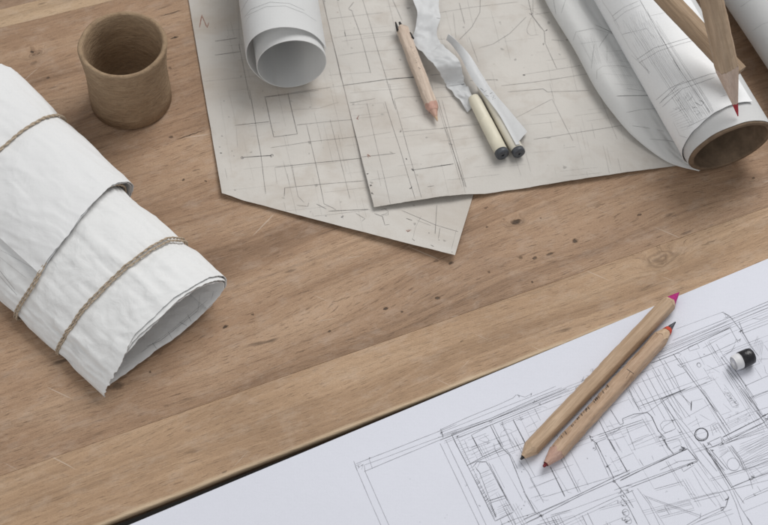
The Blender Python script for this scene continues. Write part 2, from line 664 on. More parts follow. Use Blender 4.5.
def board(name, lo, hi, m, gap=0.00003, round_front=False, u0=-0.75, u1=0.75, th=0.035, parent=None, top=0.0, oz=None):
    """a board between two lines, with eased edges; grain along local x"""
    nU = 120
    prof = []
    r = 0.0011 if round_front else 0.00015
    steps = 6 if round_front else 2
    if round_front:                                  # the lip overhangs an undercut edge
        prof += [('lo', 0.016, -th), ('lo', 0.014, -0.0042), ('lo', 0.0006, -0.0038), ('lo', 0.0, -0.0030)]
    else:
        prof.append(('lo', 0.0, -th))
    for k in range(steps + 1):
        a = math.pi / 2 * k / steps
        prof.append(('lo', r * (1 - math.cos(a)), -r * (1 - math.sin(a))))
    for q in (0.25, 0.5, 0.75): prof.append(('mid', q, 0.0))
    for k in range(3):
        a = math.pi / 2 * k / 2
        prof.append(('hi', -0.00015 * (1 - math.sin(a)), -0.00015 * (1 - math.cos(a))))
    prof.append(('hi', 0.0, -th))
    V = []
    for i in range(nU + 1):
        u = lerp(u0, u1, i / nU)
        wl = 0.0005 * nz(u * 16, 2.0) + 0.00025 * nz(u * 90, 3.0) if round_front else 0.0
        a = lo[0] * u + lo[1] + gap + wl
        b = hi[0] * u + hi[1] - gap
        for kind, d, z in prof:
            v = a + d if kind == 'lo' else b + d if kind == 'hi' else lerp(a, b, d)
            if round_front and kind == 'lo' and z > -0.002:
                z += 0.0004 * nz(u * 60, 5.0) * (1 if d < r else 0)
            V.append((u, v, z + top))
    n = len(prof)
    F = grid_faces(nU + 1, n)
    F = [f[::-1] for f in F]
    for i in range(nU):
        F.append((i * n, (i + 1) * n, (i + 1) * n + n - 1, i * n + n - 1))
    F.append(tuple(range(n)))
    F.append(tuple(nU * n + k for k in range(n))[::-1])
    F = [f[::-1] for f in F]
    o = mk(name, [Vector(v) for v in V], F, m, parent, local=True)
    o.location = (0, 0, -(parent.location.z if parent else 0))
    o.rotation_euler = (0, 0, GA)
    return o


above = lambda u, v: v > seam1[0] * u + seam1[1]
W_MAIN = wood_mat('table_wood', (1.75, 0.93, 0), (0.205, 0.123, 0.074), (0.395, 0.254, 0.162), (0.515, 0.355, 0.238), (0, 0), spots=above)
W_FRONT = wood_mat('front_board_wood', (2.3, 1.2, 0), (0.30, 0.19, 0.115), (0.455, 0.302, 0.19), (0.56, 0.395, 0.262), (0, 0), spots=lambda u, v: not above(u, v),
                   worn=(front[1], front[0]))
W_BACK = wood_mat('back_board_wood', (5.3, 3.2, 0), (0.33, 0.225, 0.14), (0.46, 0.32, 0.205), (0.55, 0.40, 0.265), (0, 0))
W_BACK2 = wood_mat('far_board_wood', (8.3, 4.2, 0), (0.24, 0.155, 0.10), (0.39, 0.26, 0.175), (0.50, 0.345, 0.24), (0, 0))
tag(board('plank', front, seam1, W_FRONT, round_front=True, parent=table), 'paler front board with worn rounded edge')
board('plank', seam1, seam2, W_MAIN, parent=table)
board('plank', seam2, seam3, W_BACK, parent=table)
board('plank', seam3, back, W_BACK2, parent=table)

# second table pushed against the first, under the white drawing
side_hi = (front[0], front[1] - 0.0056)
W_SIDE = wood_mat('side_table_wood', (11.3, 6.2, 0), (0.10, 0.065, 0.04), (0.16, 0.10, 0.065), (0.22, 0.15, 0.1), (0, 0))
side = empty('side_table', (0, -0.25, -0.035))
tag(side, 'second table top beneath the white house sketch, across the dark gap', 'table')
so = board('plank', (front[0], -0.62), side_hi, W_SIDE, parent=side, top=-0.0004)
so.location = (0, 0.25, 0.035)

t_ = NT('dark_floor')
t_.set(Base_Color=(0.05, 0.045, 0.04, 1), Roughness=0.8)
tag(mk('floor', [(-3, -3, -0.74), (3, -3, -0.74), (3, 3, -0.74), (-3, 3, -0.74)], [(0, 1, 2, 3)], t_.m), kind='structure')  # unseen, added to keep light from below out of the table gap

# ================================================================== FLAT SHEETS
def quad_sheet(corners, hfun, nu, nv, t, edge=0.0, seed=0.0):
    """corners tl, bl, br, tr as ground points; hfun(u,v,x,y) height of the middle of the sheet"""
    tlc, blc, brc, trc = corners
    G = []
    for i in range(nu + 1):
        u = i / nu
        row = []
        for j in range(nv + 1):
            v = j / nv
            p = lerp(lerp(tlc, blc, v), lerp(trc, brc, v), u)
            if edge:
                if j == nv: p = p + Vector((0, edge * nz(u * 14, seed) + edge * .5 * nz(u * 60, seed), 0))
                if i == 0: p = p + Vector((edge * .6 * nz(v * 12, seed + 4), 0, 0))
            row.append(Vector((p.x, p.y, hfun(u, v, p.x, p.y))))
        G.append(row)
    return thick_grid([r[::-1] for r in G], t)


OLD = paper_mat('old_plan_paper', (0.61, 0.58, 0.54), 0.16, stain=(0.42, 0.36, 0.30), crink=0.10, seed=1.0)
OLD2 = paper_mat('aged_plan_paper', (0.605, 0.578, 0.54), 0.16, stain=(0.40, 0.345, 0.295), crink=0.12, seed=5.0)
WHITE = paper_mat('white_drawing_paper', (0.71, 0.725, 0.80), 0.03, crink=0.03, seed=2.0)
ROLLP = paper_mat('rolled_paper', (0.86, 0.865, 0.865), 0.04, crink=0.06, trans=0.38, seed=3.0)

# ---- lower old plan
A_c = [P(172, -95), P(222, 194, .002), P(455, 255.5, .004), P(556, -95)]
tA = 0.00020


def hA(u, v, x, y):
    edge = sstep(0.78, 1.0, v)
    h = 0.00020 + 0.0042 * edge ** 1.6 * (0.35 + 0.65 * u * u) + 0.0012 * sstep(0.10, 0.0, u) * (0.3 + 0.7 * v)
    h += 0.0004 * edge * nz(x * 40, y * 40, 1)
    return h


vA, fA = quad_sheet(A_c, hA, 70, 90, tA, 0.0002, 1.0)
planA = empty('old_plan', P(330, 100, 0))
tag(planA, 'aged beige floor plan with lifted pointed corner lying on bare table wood', 'drawing')
mk('sheet', vA, fA, OLD, planA)
dA = Drawing(bvh_of(vA, fA))
M_, K_, L_ = 0.34, 0.42, 0.28
dA.crop(190, 0, 5.25, [([(130, 218), (250, 200)], K_, .75), ([(130, 290), (265, 272)], K_, .85), ([(255, 230), (315, 525)], M_, .5),
                       ([(390, 510), (735, 460)], M_, .6), ([(250, -60), (262, 260)], L_, .3)])
dA.crop(210, 90, 4.036, [([(160, 0), (205, 260), (225, 420)], M_, .6), ([(100, 143), (240, 128)], K_, .75), ([(130, 272), (250, 265)], .6, .85),
    ([(222, 30), (258, 190), (352, 178), (315, 15)], K_, .65), ([(222, 30), (440, 0)], M_, .55), ([(330, 80), (440, 75), (520, 50)], L_, .4),
    ([(350, 142), (480, 128), (600, 118)], M_, .6), ([(390, 140), (425, 292), (460, 460), (500, 478)], M_, .6), ([(245, 232), (400, 210), (620, 186)], M_, .55),
    ([(262, 312), (420, 295), (620, 275)], K_, .7), ([(262, 312), (270, 380)], L_, .3), ([(330, 300), (355, 430), (380, 455)], M_, .5),
    ([(300, 430), (302, 395), (620, 366)], M_, .65), ([(485, 120), (565, 440)], L_, .5), ([(350, 465), (395, 470), (398, 455)], M_, .6),
    ([(430, 460), (470, 480)], K_, .7), ([(478, 490), (640, 482)], K_, .7), ([(105, 150), (112, 230)], L_, .22), ([(75, 0), (105, 140)], L_, .15),
    ([(40, 30), (90, 340)], L_, .12)])
dA.crop(330, 100, 3.28, [([(85, 372), (115, 390), (105, 398)], M_, .6), ([(145, 372), (172, 382), (180, 410), (195, 408)], K_, .65), ([(235, 362), (345, 410), (420, 432)], M_, .65),
    ([(350, 345), (345, 440)], M_, .6), ([(360, 420), (355, 455)], M_, .5), ([(285, 395), (330, 412)], L_, .5), ([(330, 475), (340, 480)], .6, .7),
    ([(250, 388), (270, 395)], .6, .7), ([(415, 425), (398, 490)], L_, .3), ([(270, 455), (278, 462)], .6, .6), ([(300, 380), (280, 420), (272, 455)], L_, .25)])
for q in ((222, 136), (224, 101), (229, 117), (232, 151), (234, 156), (221, 153), (235, 190), (342, 217), (429, 233), (452, 252), (439, 240), (326, 216), (343, 216)):
    dA.dot(*q, r=random.uniform(.6, 1.1), tone=.7)
dA.scribble(385, 212, 5, 8, .3, .5)
for q in ((242, 157.5), (271.5, 155.6)): dA.ring(*q, 1.2, 1.2, .35, .9)
for i in range(70):
    x, y = random.uniform(200, 365), random.uniform(20, 225)
    if random.random() < .5:
        L = random.uniform(8, 60); dx, dy = L, -L * .105
    else:
        L = random.uniform(8, 55); dx, dy = L * .235, L
    dA.line([(x, y), (x + dx, y + dy)], random.uniform(.16, .26), random.uniform(.16, .42), .35)
dA.T = [t * .85 for t in dA.T]
dA.build('pencil_drawing', INK, planA)
dR = Drawing(bvh_of(vA, fA))
dR.crop(190, 0, 5.25, [([(50, 145), (62, 80), (90, 146), (98, 118)], .5, .75), ([(62, 80), (66, 78)], .5, .7)])
dR.scribble(409, 231, 3, 6, .4, .5)
dR.build('crayon_mark', RUST, planA)

# ---- upper old plan
B_c = [P(300, -95), P(374, 211, .001), P(712, 161, .001), P(648, -95)]


def hB(u, v, x, y):
    edge = sstep(0.86, 1.0, v)
    h = 0.0006 + 0.0018 * edge ** 1.5 * (0.35 + 0.65 * abs(math.sin(u * 6.3 + 0.6)))
    h += 0.0024 * sstep(0.36, 0.20, u) * sstep(0.66, 0.98, v)      # rides over the lifted edge below
    return h


vB, fB = quad_sheet(B_c, hB, 90, 90, tA, 0.0004, 6.0)
planB = empty('old_plan', P(520, 80, 0))
tag(planB, 'large stained beige floor plan beneath the small pencil and cream markers', 'drawing')
mk('sheet', vB, fB, OLD2, planB)
dB = Drawing(bvh_of(vB, fB))
dB.crop(310, 0, 4.775, [([(62, -40), (130, 380), (172, 525)], L_, .35), ([(80, 92), (270, 68), (350, 60)], L_, .5), ([(240, -40), (300, 160), (410, 525)], M_, .55),
    ([(100, 185), (170, 172), (390, 150)], L_, .5), ([(165, 150), (170, 175)], .5, .6), ([(200, 55), (240, 165), (290, 350)], M_, .6), ([(120, 268), (250, 248), (440, 235)], L_, .45),
    ([(140, 355), (290, 345)], L_, .35), ([(140, 410), (400, 375), (500, 370)], .5, .8), ([(370, 382), (505, 366)], .4, .6), ([(168, 486), (200, 490), (310, 472)], M_, .6),
    ([(400, 475), (440, 465), (540, 460)], M_, .5), ([(380, 400), (400, 500)], L_, .45), ([(385, -20), (440, 100)], M_, .5), ([(185, 45), (205, 55)], K_, .7), ([(185, 42), (210, 10)], K_, .7),
    ([(350, 335), (480, 322)], L_, .3), ([(190, 445), (330, 430), (520, 420)], L_, .3), ([(130, 0), (140, 5)], .6, .7), ([(55, 0), (75, 8)], .6, .6),
    ([(165, 505), (350, 490), (360, 525)], L_, .25)])
dB.crop(330, 100, 3.28, [([(52, 0), (150, 368)], L_, .3), ([(120, 10), (200, 350)], L_, .45), ([(180, 5), (285, 340)], M_, .55), ([(210, 0), (300, 320)], M_, .5),
    ([(355, 0), (440, 285)], M_, .55), ([(366, 0), (447, 285)], L_, .5), ([(270, 230), (405, 210)], .5, .85), ([(60, 128), (200, 105)], L_, .4), ([(240, 105), (492, 80)], M_, .5),
    ([(230, 60), (330, 45)], L_, .35), ([(70, 62), (180, 50)], L_, .3), ([(80, 190), (215, 175)], K_, .6), ([(115, 265), (255, 245)], L_, .35), ([(320, 285), (342, 282)], .5, .45)])
dB.crop(430, 0, 4.77, [([(0, 68), (200, 35), (420, 10)], L_, .5), ([(140, 15), (165, 115)], M_, .55), ([(185, 175), (230, 300)], L_, .4), ([(110, 60), (125, 180)], L_, .4),
    ([(240, -40), (238, 60), (200, 130), (140, 190)], M_, .55), ([(460, 80), (380, 160), (300, 210), (230, 230)], M_, .55), ([(462, -30), (485, 75), (545, 150), (550, 210)], M_, .7),
    ([(490, -30), (490, 80), (530, 140)], L_, .5), ([(500, 70), (570, 60)], M_, .6), ([(550, 210), (605, 330), (720, 312)], M_, .55), ([(580, 190), (640, 195)], K_, .65),
    ([(0, 360), (100, 350)], M_, .55), ([(190, 385), (320, 380)], M_, .6), ([(340, 410), (500, 392), (760, 352)], M_, .6), ([(440, 357), (605, 332)], L_, .45),
    ([(370, 440), (540, 425), (560, 440), (760, 432)], M_, .6), ([(460, 150), (480, 170), (520, 165)], L_, .4), ([(485, 80), (462, 140), (468, 165)], L_, .4),
    ([(430, 20), (560, 90)], L_, .25), ([(20, 420), (90, 415)], L_, .4), ([(0, 380), (15, 430)], M_, .4)])
dB.crop(440, 90, 3.84, [([(290, 108), (430, 35), (510, 195)], L_, .5), ([(360, 190), (520, 165), (720, 132)], M_, .6), ([(605, 0), (680, 190)], L_, .35),
    ([(0, 150), (210, 115)], L_, .4), ([(20, 150), (100, 375)], M_, .5), ([(-10, 50), (85, 375)], L_, .4), ([(290, 265), (312, 330)], L_, .25), ([(0, 290), (60, 282)], L_, .35),
    ([(410, 186), (425, 184)], .6, .7), ([(560, 120), (750, 95)], L_, .25)])
for q in ((544, 44), (531, 14), (546, 30), (368, 174), (371, 186), (372, 193), (401, 131), (407, 159), (412, 170), (416, 203), (411, 188)):
    dB.scribble(*q, 1.6, 5, .45, .75)
dB.dot(524, 75, 1.2); dB.dot(497, 80, .8); dB.dot(567, 40, 1.2)
for i in range(110):
    x, y = random.uniform(330, 640), random.uniform(-10, 190)
    if random.random() < .5:
        L = random.uniform(8, 60); dx, dy = L, -L * .105
    else:
        L = random.uniform(8, 55); dx, dy = L * .235, L
    dB.line([(x, y), (x + dx, y + dy)], random.uniform(.16, .26), random.uniform(.16, .42), .35)
dB.T = [t * .85 for t in dB.T]
dB.build('pencil_drawing', INK, planB)
dR = Drawing(bvh_of(vB, fB))
dR.scribble(360, 117, 3.4, 6, .45, .55); dR.scribble(369, 156, 2.6, 5, .5, .6); dR.scribble(338, 12, 1.2, 3, .4, .5)
dR.build('crayon_mark', RUST, planB)

# ---- white house sketch
W_a, W_b = P(130, 525.5), P(768, 259.5)
wd = (W_b - W_a).normalized()
wn = Vector((wd.y, -wd.x, 0))
W_c = [W_a - wd * 0.08, W_a - wd * 0.08 + wn * 0.33, W_b + wd * 0.10 + wn * 0.33, W_b + wd * 0.10]
vW, fW = quad_sheet(W_c, lambda u, v, x, y: 0.00045 + 0.0005 * sstep(0.03, 0.0, v) * (0.6 + 0.4 * nz(u * 9, 3)) + 0.00015 * nz(x * 9, y * 9), 90, 60, 0.0003)
sheetW = empty('house_sketch', P(600, 430, 0))
tag(sheetW, 'crisp white sheet with a dense pencil house sketch, under two natural pencils', 'drawing')
mk('sheet', vW, fW, WHITE, sheetW)
d = Drawing(bvh_of(vW, fW), 0.0001)
T, M, B, X = 0.20, 0.25, 0.35, 0.50       # thin, medium, bold, very bold (mm)
d.crop(350, 425, 5.25, [([(20, 190), (40, 245)], M, .75), ([(30, 205), (480, 28), (560, -5)], M, .65), ([(75, 212), (470, 65), (560, 30)], T, .65), ([(75, 245), (460, 84), (560, 45)], M, .65),
    ([(40, 245), (165, 535), (250, 740)], M, .6), ([(75, 212), (80, 245), (208, 535), (290, 720)], M, .6), ([(100, 175), (118, 230)], T, .6), ([(40, 230), (70, 205), (60, 235)], T, .6),
    ([(475, 20), (490, 70)], B, .7), ([(460, 65), (490, 60), (480, 40)], M, .6), ([(25, 215), (60, 200)], T, .6)])
d.scribble(358, 467, 2, 6, .22, .7); d.scribble(370, 457.8, 1, 5, .3, .8); d.scribble(442, 433, 2, 8, .25, .7); d.scribble(362, 465, 1.4, 4, .25, .7)
d.crop(440, 365, 6.56, [([(0, 425), (190, 340), (370, 265), (480, 215), (500, 195), (560, 210), (600, 190)], M, .6), ([(0, 445), (250, 345), (656, 185), (760, 140)], T, .65), ([(10, 460), (330, 350), (656, 205), (800, 150)], M, .7),
    ([(75, 455), (340, 360), (656, 225), (830, 155)], B, .75), ([(0, 495), (80, 460), (420, 330), (656, 240), (850, 165)], M, .7), ([(120, 480), (330, 395), (656, 265), (800, 205)], M, .65),
    ([(75, 455), (115, 540)], B, .8), ([(205, 460), (245, 535)], X, .8), ([(330, 395), (400, 535)], B, .85), ([(345, 390), (415, 535)], M, .75), ([(405, 385), (465, 510)], M, .65),
    ([(480, 358), (562, 522)], X, .85), ([(620, 285), (660, 365)], M, .65), ([(205, 460), (320, 400)], M, .75), ([(500, 365), (550, 350)], T, .6), ([(560, 410), (640, 370)], T, .5),
    ([(520, 330), (600, 500)], T, .4), ([(570, 300), (640, 420)], T, .4), ([(250, 490), (320, 460)], T, .5), ([(290, 460), (320, 490), (310, 525)], T, .5), ([(410, 470), (520, 420)], T, .4),
    ([(420, 400), (480, 525)], T, .4), ([(130, 500), (200, 470)], T, .5)])
for q in ((457, 437), (519, 396), (531, 395), (535, 402), (540, 404), (491, 420), (458, 436), (503, 423), (521, 419)): d.scribble(*q, 2.4, 6, .22, .65)
d.crop(440, 440, 6.18, [([(0, 20), (240, 525), (300, 650)], M, .6), ([(35, 0), (290, 535), (340, 640)], M, .6), ([(85, -5), (180, 180), (340, 500)], B, .75), ([(112, -5), (205, 180), (345, 470)], T, .65),
    ([(165, 160), (265, 105), (385, 50)], B, .8), ([(185, 150), (395, 60)], M, .75), ([(210, 0), (265, 105)], B, .8), ([(360, 0), (385, 50), (430, 95), (470, 190), (525, 330), (590, 450)], B, .8),
    ([(405, 50), (445, 105), (480, 180)], M, .7), ([(205, 165), (230, 135), (285, 135), (310, 175), (400, 345), (455, 440)], B, .8), ([(300, 140), (415, 365)], M, .7), ([(322, 150), (400, 300)], T, .5),
    ([(225, 180), (245, 200), (310, 370), (345, 480)], M, .75), ([(240, 240), (320, 205)], M, .6), ([(215, 165), (250, 210), (310, 185)], M, .6), ([(250, 130), (230, 170)], T, .6), ([(270, 275), (335, 240)], T, .55),
    ([(275, 300), (345, 270)], T, .5), ([(285, 330), (360, 300)], T, .5), ([(305, 375), (400, 345)], X, .8), ([(310, 390), (410, 360)], M, .75), ([(340, 500), (455, 445)], B, .85), ([(315, 400), (350, 480)], M, .6),
    ([(400, 375), (440, 440)], M, .6), ([(375, 525), (455, 490), (600, 445)], M, .65), ([(470, 540), (618, 475)], M, .65), ([(490, 130), (545, 200), (618, 340)], M, .65), ([(520, 330), (580, 430)], T, .5),
    ([(370, 490), (390, 540)], M, .7), ([(440, 455), (470, 525)], M, .6), ([(150, 0), (180, 70), (240, 40)], T, .6), ([(190, 95), (250, 60)], T, .6), ([(180, 50), (230, 30)], T, .5), ([(265, 85), (340, 50), (330, 20)], M, .55),
    ([(240, 0), (300, 20), (310, 10)], T, .5), ([(545, 300), (600, 275)], T, .4), ([(560, 360), (618, 340)], T, .4), ([(540, 380), (580, 440), (618, 470)], T, .55), ([(460, 440), (495, 400)], T, .35)])
d.hatch((455, 440), (495, 520), (499, 516), (459, 439), 26, .2, .65)
d.hatch((474, 478), (494, 519), (497, 516), (477, 476), 30, .26, .75)
d.hatch((496, 507), (500, 518), (513, 512), (507, 502), 6, .18, .55)
d.hatch((458, 445), (466, 462), (476, 458), (468, 441), 5, .18, .5)
d.hatch((478, 475), (490, 500), (500, 494), (487, 470), 5, .16, .4)
for q in ((466, 486), (479.6, 505.6)): d.scribble(*q, 1.3, 5, .18, .6)
for q in ((522, 508.8), (524, 505.8), (527.5, 516), (507, 499.5), (524, 492), (522, 472), (524, 470)): d.scribble(*q, .9, 4, .3, .85)
d.crop(530, 440, 6.18, [([(-40, 490), (300, 338), (500, 240), (618, 185)], B, .8), ([(-20, 510), (70, 465), (310, 345), (618, 208)], B, .75), ([(-90, 520), (60, 452), (240, 372)], T, .6), ([(60, 500), (560, 320), (640, 285)], T, .55),
    ([(150, 530), (530, 355), (640, 310)], M, .65), ([(200, 530), (545, 370)], T, .5), ([(0, 235), (85, 385)], M, .65), ([(125, 165), (215, 350)], X, .85), ([(140, 170), (235, 325), (260, 330)], T, .55), ([(180, 95), (300, 325)], B, .7), ([(200, 90), (312, 322)], M, .65),
    ([(245, 60), (360, 280)], T, .55), ([(395, 15), (490, 225)], M, .65), ([(408, 15), (520, 240)], B, .8), ([(490, 0), (600, 195)], B, .8), ([(512, 240), (590, 340), (640, 420)], B, .8), ([(0, 300), (180, 230)], T, .5), ([(40, 285), (150, 240)], T, .4),
    ([(500, 140), (640, 80)], T, .5), ([(510, 200), (570, 180)], T, .5), ([(320, 465), (350, 525), (370, 570)], B, .7), ([(355, 450), (395, 535), (410, 570)], M, .65), ([(50, 440), (105, 525), (130, 570)], M, .7), ([(0, 370), (50, 440)], T, .5), ([(395, 65), (410, 60), (400, 20)], M, .7),
    ([(460, 165), (500, 150)], M, .5), ([(30, 380), (70, 360)], T, .4), ([(300, 480), (330, 525)], T, .5), ([(480, 150), (510, 215)], T, .5), ([(330, 300), (350, 290)], T, .4), ([(420, 540), (600, 470)], T, .45), ([(220, 540), (330, 490)], T, .4)])
for q in ((619, 502, 2), (623, 505, 2.4), (625, 513, 3), (628, 521, 3)): d.scribble(*q, n=7, w=.24, tone=.7)
for q in ((592, 441), (594, 449), (607, 467), (540, 515), (541.5, 516.5), (614, 482)): d.scribble(*q, 1.8, 6, .3, .75)
d.hatch((610, 447), (622, 475), (628, 472), (614, 445), 6, .18, .4)
d.crop(570, 370, 6.56, [([(385, 130), (458, 272)], B, .75), ([(412, 108), (500, 262)], M, .6), ([(440, 90), (560, 300)], M, .6), ([(470, 50), (625, 330)], M, .6), ([(500, 20), (680, 350)], M, .65), ([(540, 0), (720, 330)], M, .6), ([(575, -10), (760, 320)], M, .6), ([(610, -20), (690, 130)], M, .55),
    ([(430, 90), (600, 30)], T, .5), ([(400, 320), (520, 270), (656, 175), (900, 85)], M, .65), ([(430, 225), (470, 260)], T, .5), ([(265, 260), (330, 360), (352, 350), (345, 320), (420, 290), (510, 280), (540, 310), (580, 400), (630, 450)], B, .8),
    ([(500, 275), (530, 300), (575, 390), (610, 440), (640, 500)], M, .75), ([(190, 330), (240, 430), (295, 535)], B, .8), ([(128, 430), (140, 455), (175, 480), (205, 540)], B, .75), ([(240, 430), (300, 405), (350, 360)], M, .7), ([(170, 478), (240, 450)], M, .65),
    ([(370, 380), (430, 530)], M, .55), ([(370, 380), (540, 330)], T, .5), ([(240, 375), (330, 345)], T, .5), ([(340, 425), (520, 350)], T, .45), ([(400, 480), (560, 415)], M, .5), ([(420, 500), (590, 430)], T, .5), ([(380, 495), (480, 455)], T, .45), ([(240, 455), (280, 460), (370, 430)], M, .55),
    ([(470, 310), (525, 410)], T, .45), ([(350, 330), (470, 285)], T, .4), ([(300, 475), (330, 530)], T, .5), ([(590, 360), (612, 335), (660, 328)], M, .65), ([(620, 412), (670, 398)], M, .65), ([(590, 360), (600, 390), (625, 415)], M, .65),
    ([(255, 330), (285, 380)], T, .4), ([(140, 415), (150, 375), (185, 330)], T, .5), ([(60, 470), (130, 425)], T, .5), ([(420, 455), (520, 420)], T, .5), ([(330, 370), (240, 410)], T, .5)])
for q in ((591, 437), (597, 444), (660, 437), (665, 440)): d.scribble(*q, 2, 7, .28, .75)
for q in ((582, 380), (589, 379), (578, 389), (594, 371)): d.scribble(*q, 4.5, 8, .18, .5)
d.crop(640, 310, 5.25, [([(190, 100), (440, 10)], T, .55), ([(170, 160), (520, 20), (700, -55)], M, .65), ([(140, 190), (570, 10), (720, -50)], T, .65), ([(60, 280), (200, 225), (470, 95)], B, .8), ([(110, 225), (290, 150), (640, 0), (720, -30)], M, .65), ([(100, 250), (250, 185), (480, 85)], M, .65),
    ([(130, 205), (460, 60)], T, .5), ([(430, 10), (470, 30), (540, 120), (580, 190), (622, 242)], B, .7), ([(440, 15), (480, 45), (500, 40)], M, .7), ([(470, 90), (515, 172)], M, .7), ([(520, 60), (545, 125)], B, .65), ([(590, 45), (630, 50), (690, 25)], M, .6), ([(250, 195), (300, 175), (312, 200), (260, 216), (250, 195)], M, .55),
    ([(190, 225), (215, 232), (205, 245)], T, .6), ([(200, 290), (350, 240), (500, 170), (530, 150)], M, .65), ([(175, 230), (225, 300), (300, 400), (405, 535)], B, .75), ([(232, 285), (330, 420), (392, 530)], M, .7), ([(195, 285), (215, 300), (235, 290)], M, .7),
    ([(95, 245), (260, 500)], M, .6), ([(60, 290), (210, 540)], M, .6), ([(125, 260), (180, 350), (215, 430)], M, .65), ([(0, 505), (120, 460), (275, 398)], M, .75), ([(130, 370), (240, 325)], T, .6), ([(110, 465), (215, 425)], B, .7), ([(320, 390), (400, 360)], T, .5),
    ([(425, 245), (520, 370), (625, 530)], B, .75), ([(440, 240), (540, 375), (600, 460)], M, .7), ([(455, 310), (590, 490)], B, .75), ([(380, 350), (485, 510), (520, 495), (440, 390)], T, .5), ([(550, 400), (690, 338)], M, .65), ([(580, 465), (690, 418)], M, .65), ([(553, 390), (560, 420)], M, .7), ([(620, 260), (690, 255)], T, .55), ([(555, 315), (600, 290)], T, .5),
    ([(270, 478), (268, 520)], X, .9), ([(270, 480), (330, 465)], T, .4), ([(650, 290), (660, 330), (690, 350)], T, .5), ([(300, 215), (340, 290)], T, .45), ([(340, 240), (440, 215)], T, .4), ([(350, 290), (420, 330)], T, .45), ([(330, 200), (470, 120)], T, .5),
    ([(420, 260), (500, 200)], T, .5), ([(430, 240), (480, 215), (500, 180)], M, .55), ([(560, 410), (580, 470)], T, .5), ([(600, 300), (640, 360)], T, .4), ([(310, 150), (420, 110)], T, .5)])
d.hatch((753, 346), (762, 356), (764, 342), (757, 336), 8, .16, .45)
d.ring(699, 365, 2, 2.2, .28, .6, 1.4); d.scribble(705, 354.5, 1.5, 5, .25, .6); d.scribble(728, 315, 4, 6, .22, .6); d.scribble(740, 332, 3, 6, .25, .65); d.scribble(737, 342, 4, 6, .2, .55)
for i in range(22):
    u = random.random()
    d.scribble(lerp(721, 737, u) + random.uniform(-3, 2), lerp(385, 407, u) + random.uniform(-2, 2), 1.8, 4, .16, .5)
for i in range(9): d.scribble(random.uniform(705, 716), random.uniform(372, 380), 2, 3, .16, .35)
d.crop(660, 390, 6.565, [([(0, 65), (165, -5)], B, .7), ([(265, -5), (340, 110), (455, 285)], B, .7), ([(285, -5), (465, 268)], M, .7), ([(525, -5), (600, 100), (662, 182)], B, .75), ([(545, -5), (672, 172)], M, .7), ([(410, 312), (660, 185)], X, .85), ([(660, 185), (690, 210), (425, 342), (408, 315)], B, .8), ([(425, 330), (600, 250), (680, 214)], M, .65),
    ([(430, 352), (720, 222)], M, .7), ([(420, 358), (720, 240)], T, .6), ([(660, 182), (740, 140)], X, .8), ([(690, 205), (740, 180)], B, .7), ([(430, 190), (590, 118)], M, .55), ([(400, 165), (470, 140), (415, 90)], T, .4), ([(105, 190), (180, 290), (290, 430), (375, 535)], M, .65), ([(130, 185), (240, 320), (400, 525)], M, .65), ([(170, 180), (330, 92)], T, .55), ([(105, 195), (60, 205)], M, .6),
    ([(0, 70), (110, 200)], T, .6), ([(40, 60), (150, 195)], M, .6), ([(80, 30), (200, 180)], M, .6), ([(125, 20), (205, 95), (205, 135)], M, .65), ([(205, 80), (205, 135)], X, .9), ([(230, 170), (260, 240)], T, .55), ([(320, 345), (400, 308), (410, 345), (345, 375), (320, 345)], B, .75), ([(280, 352), (310, 385), (345, 375)], M, .65),
    ([(320, 410), (425, 530)], B, .8), ([(340, 400), (445, 522)], B, .75), ([(300, 390), (400, 525)], M, .65), ([(300, 380), (330, 405)], B, .7), ([(455, 370), (520, 450), (555, 530)], M, .7), ([(470, 365), (535, 450), (570, 525)], M, .65), ([(590, 50), (640, 30), (720, 0)], M, .65), ([(600, 55), (650, 130), (660, 180)], T, .6), ([(610, 60), (720, 15)], T, .5),
    ([(0, 470), (60, 440), (180, 388)], B, .8), ([(0, 525), (120, 470), (240, 455)], M, .65), ([(180, 388), (245, 465)], B, .75), ([(0, 290), (30, 340), (50, 380), (90, 415)], B, .65), ([(20, 290), (95, 258), (105, 250), (80, 205), (30, 235), (10, 265)], M, .6), ([(110, 255), (160, 330), (185, 385)], M, .6), ([(45, 340), (120, 320), (140, 360), (80, 385)], M, .55),
    ([(180, 230), (250, 190)], T, .5), ([(210, 240), (280, 205)], T, .4), ([(260, 160), (330, 200)], T, .45), ([(330, 235), (350, 300)], M, .6), ([(345, 230), (375, 280)], M, .6), ([(375, 215), (430, 290)], M, .65), ([(360, 225), (400, 290)], T, .6), ([(330, 110), (420, 230)], T, .5), ([(390, 445), (450, 400), (440, 380)], M, .55), ([(400, 440), (455, 520)], T, .5)])
d.ring(701.5, 434.5, 6.6, 6.3, .5, .8, 2.0); d.ring(702, 434, 5.6, 5.6, .25, .65, 1.3); d.ring(733.5, 464.5, 6.3, 6.3, .25, .6, 1.25)
d.hatch((736, 452), (742, 470), (775, 452), (772, 432), 9, .18, .5)
d.hatch((740, 462), (746, 472), (772, 460), (770, 450), 4, .2, .55)
d.hatch((724, 423), (728, 430), (752, 419), (748, 412), 5, .16, .45)
d.hatch((717, 444), (720, 456), (729, 451), (724, 444), 8, .18, .5)
d.hatch((710, 424), (714, 434), (720, 430), (716, 421), 5, .2, .5)
for i in range(16): d.scribble(random.uniform(728, 750), random.uniform(412, 425), 1.8, 4, .16, .45)
for i in range(14):
    u = random.random(); d.scribble(lerp(729, 738, u), lerp(395, 406, u), 2.2, 4, .17, .5)
for q in ((709, 444), (712, 450), (722, 444), (673, 421), (682, 447), (685, 449), (680, 450), (764, 415), (767, 418)): d.scribble(*q, 2.2, 7, .28, .75)
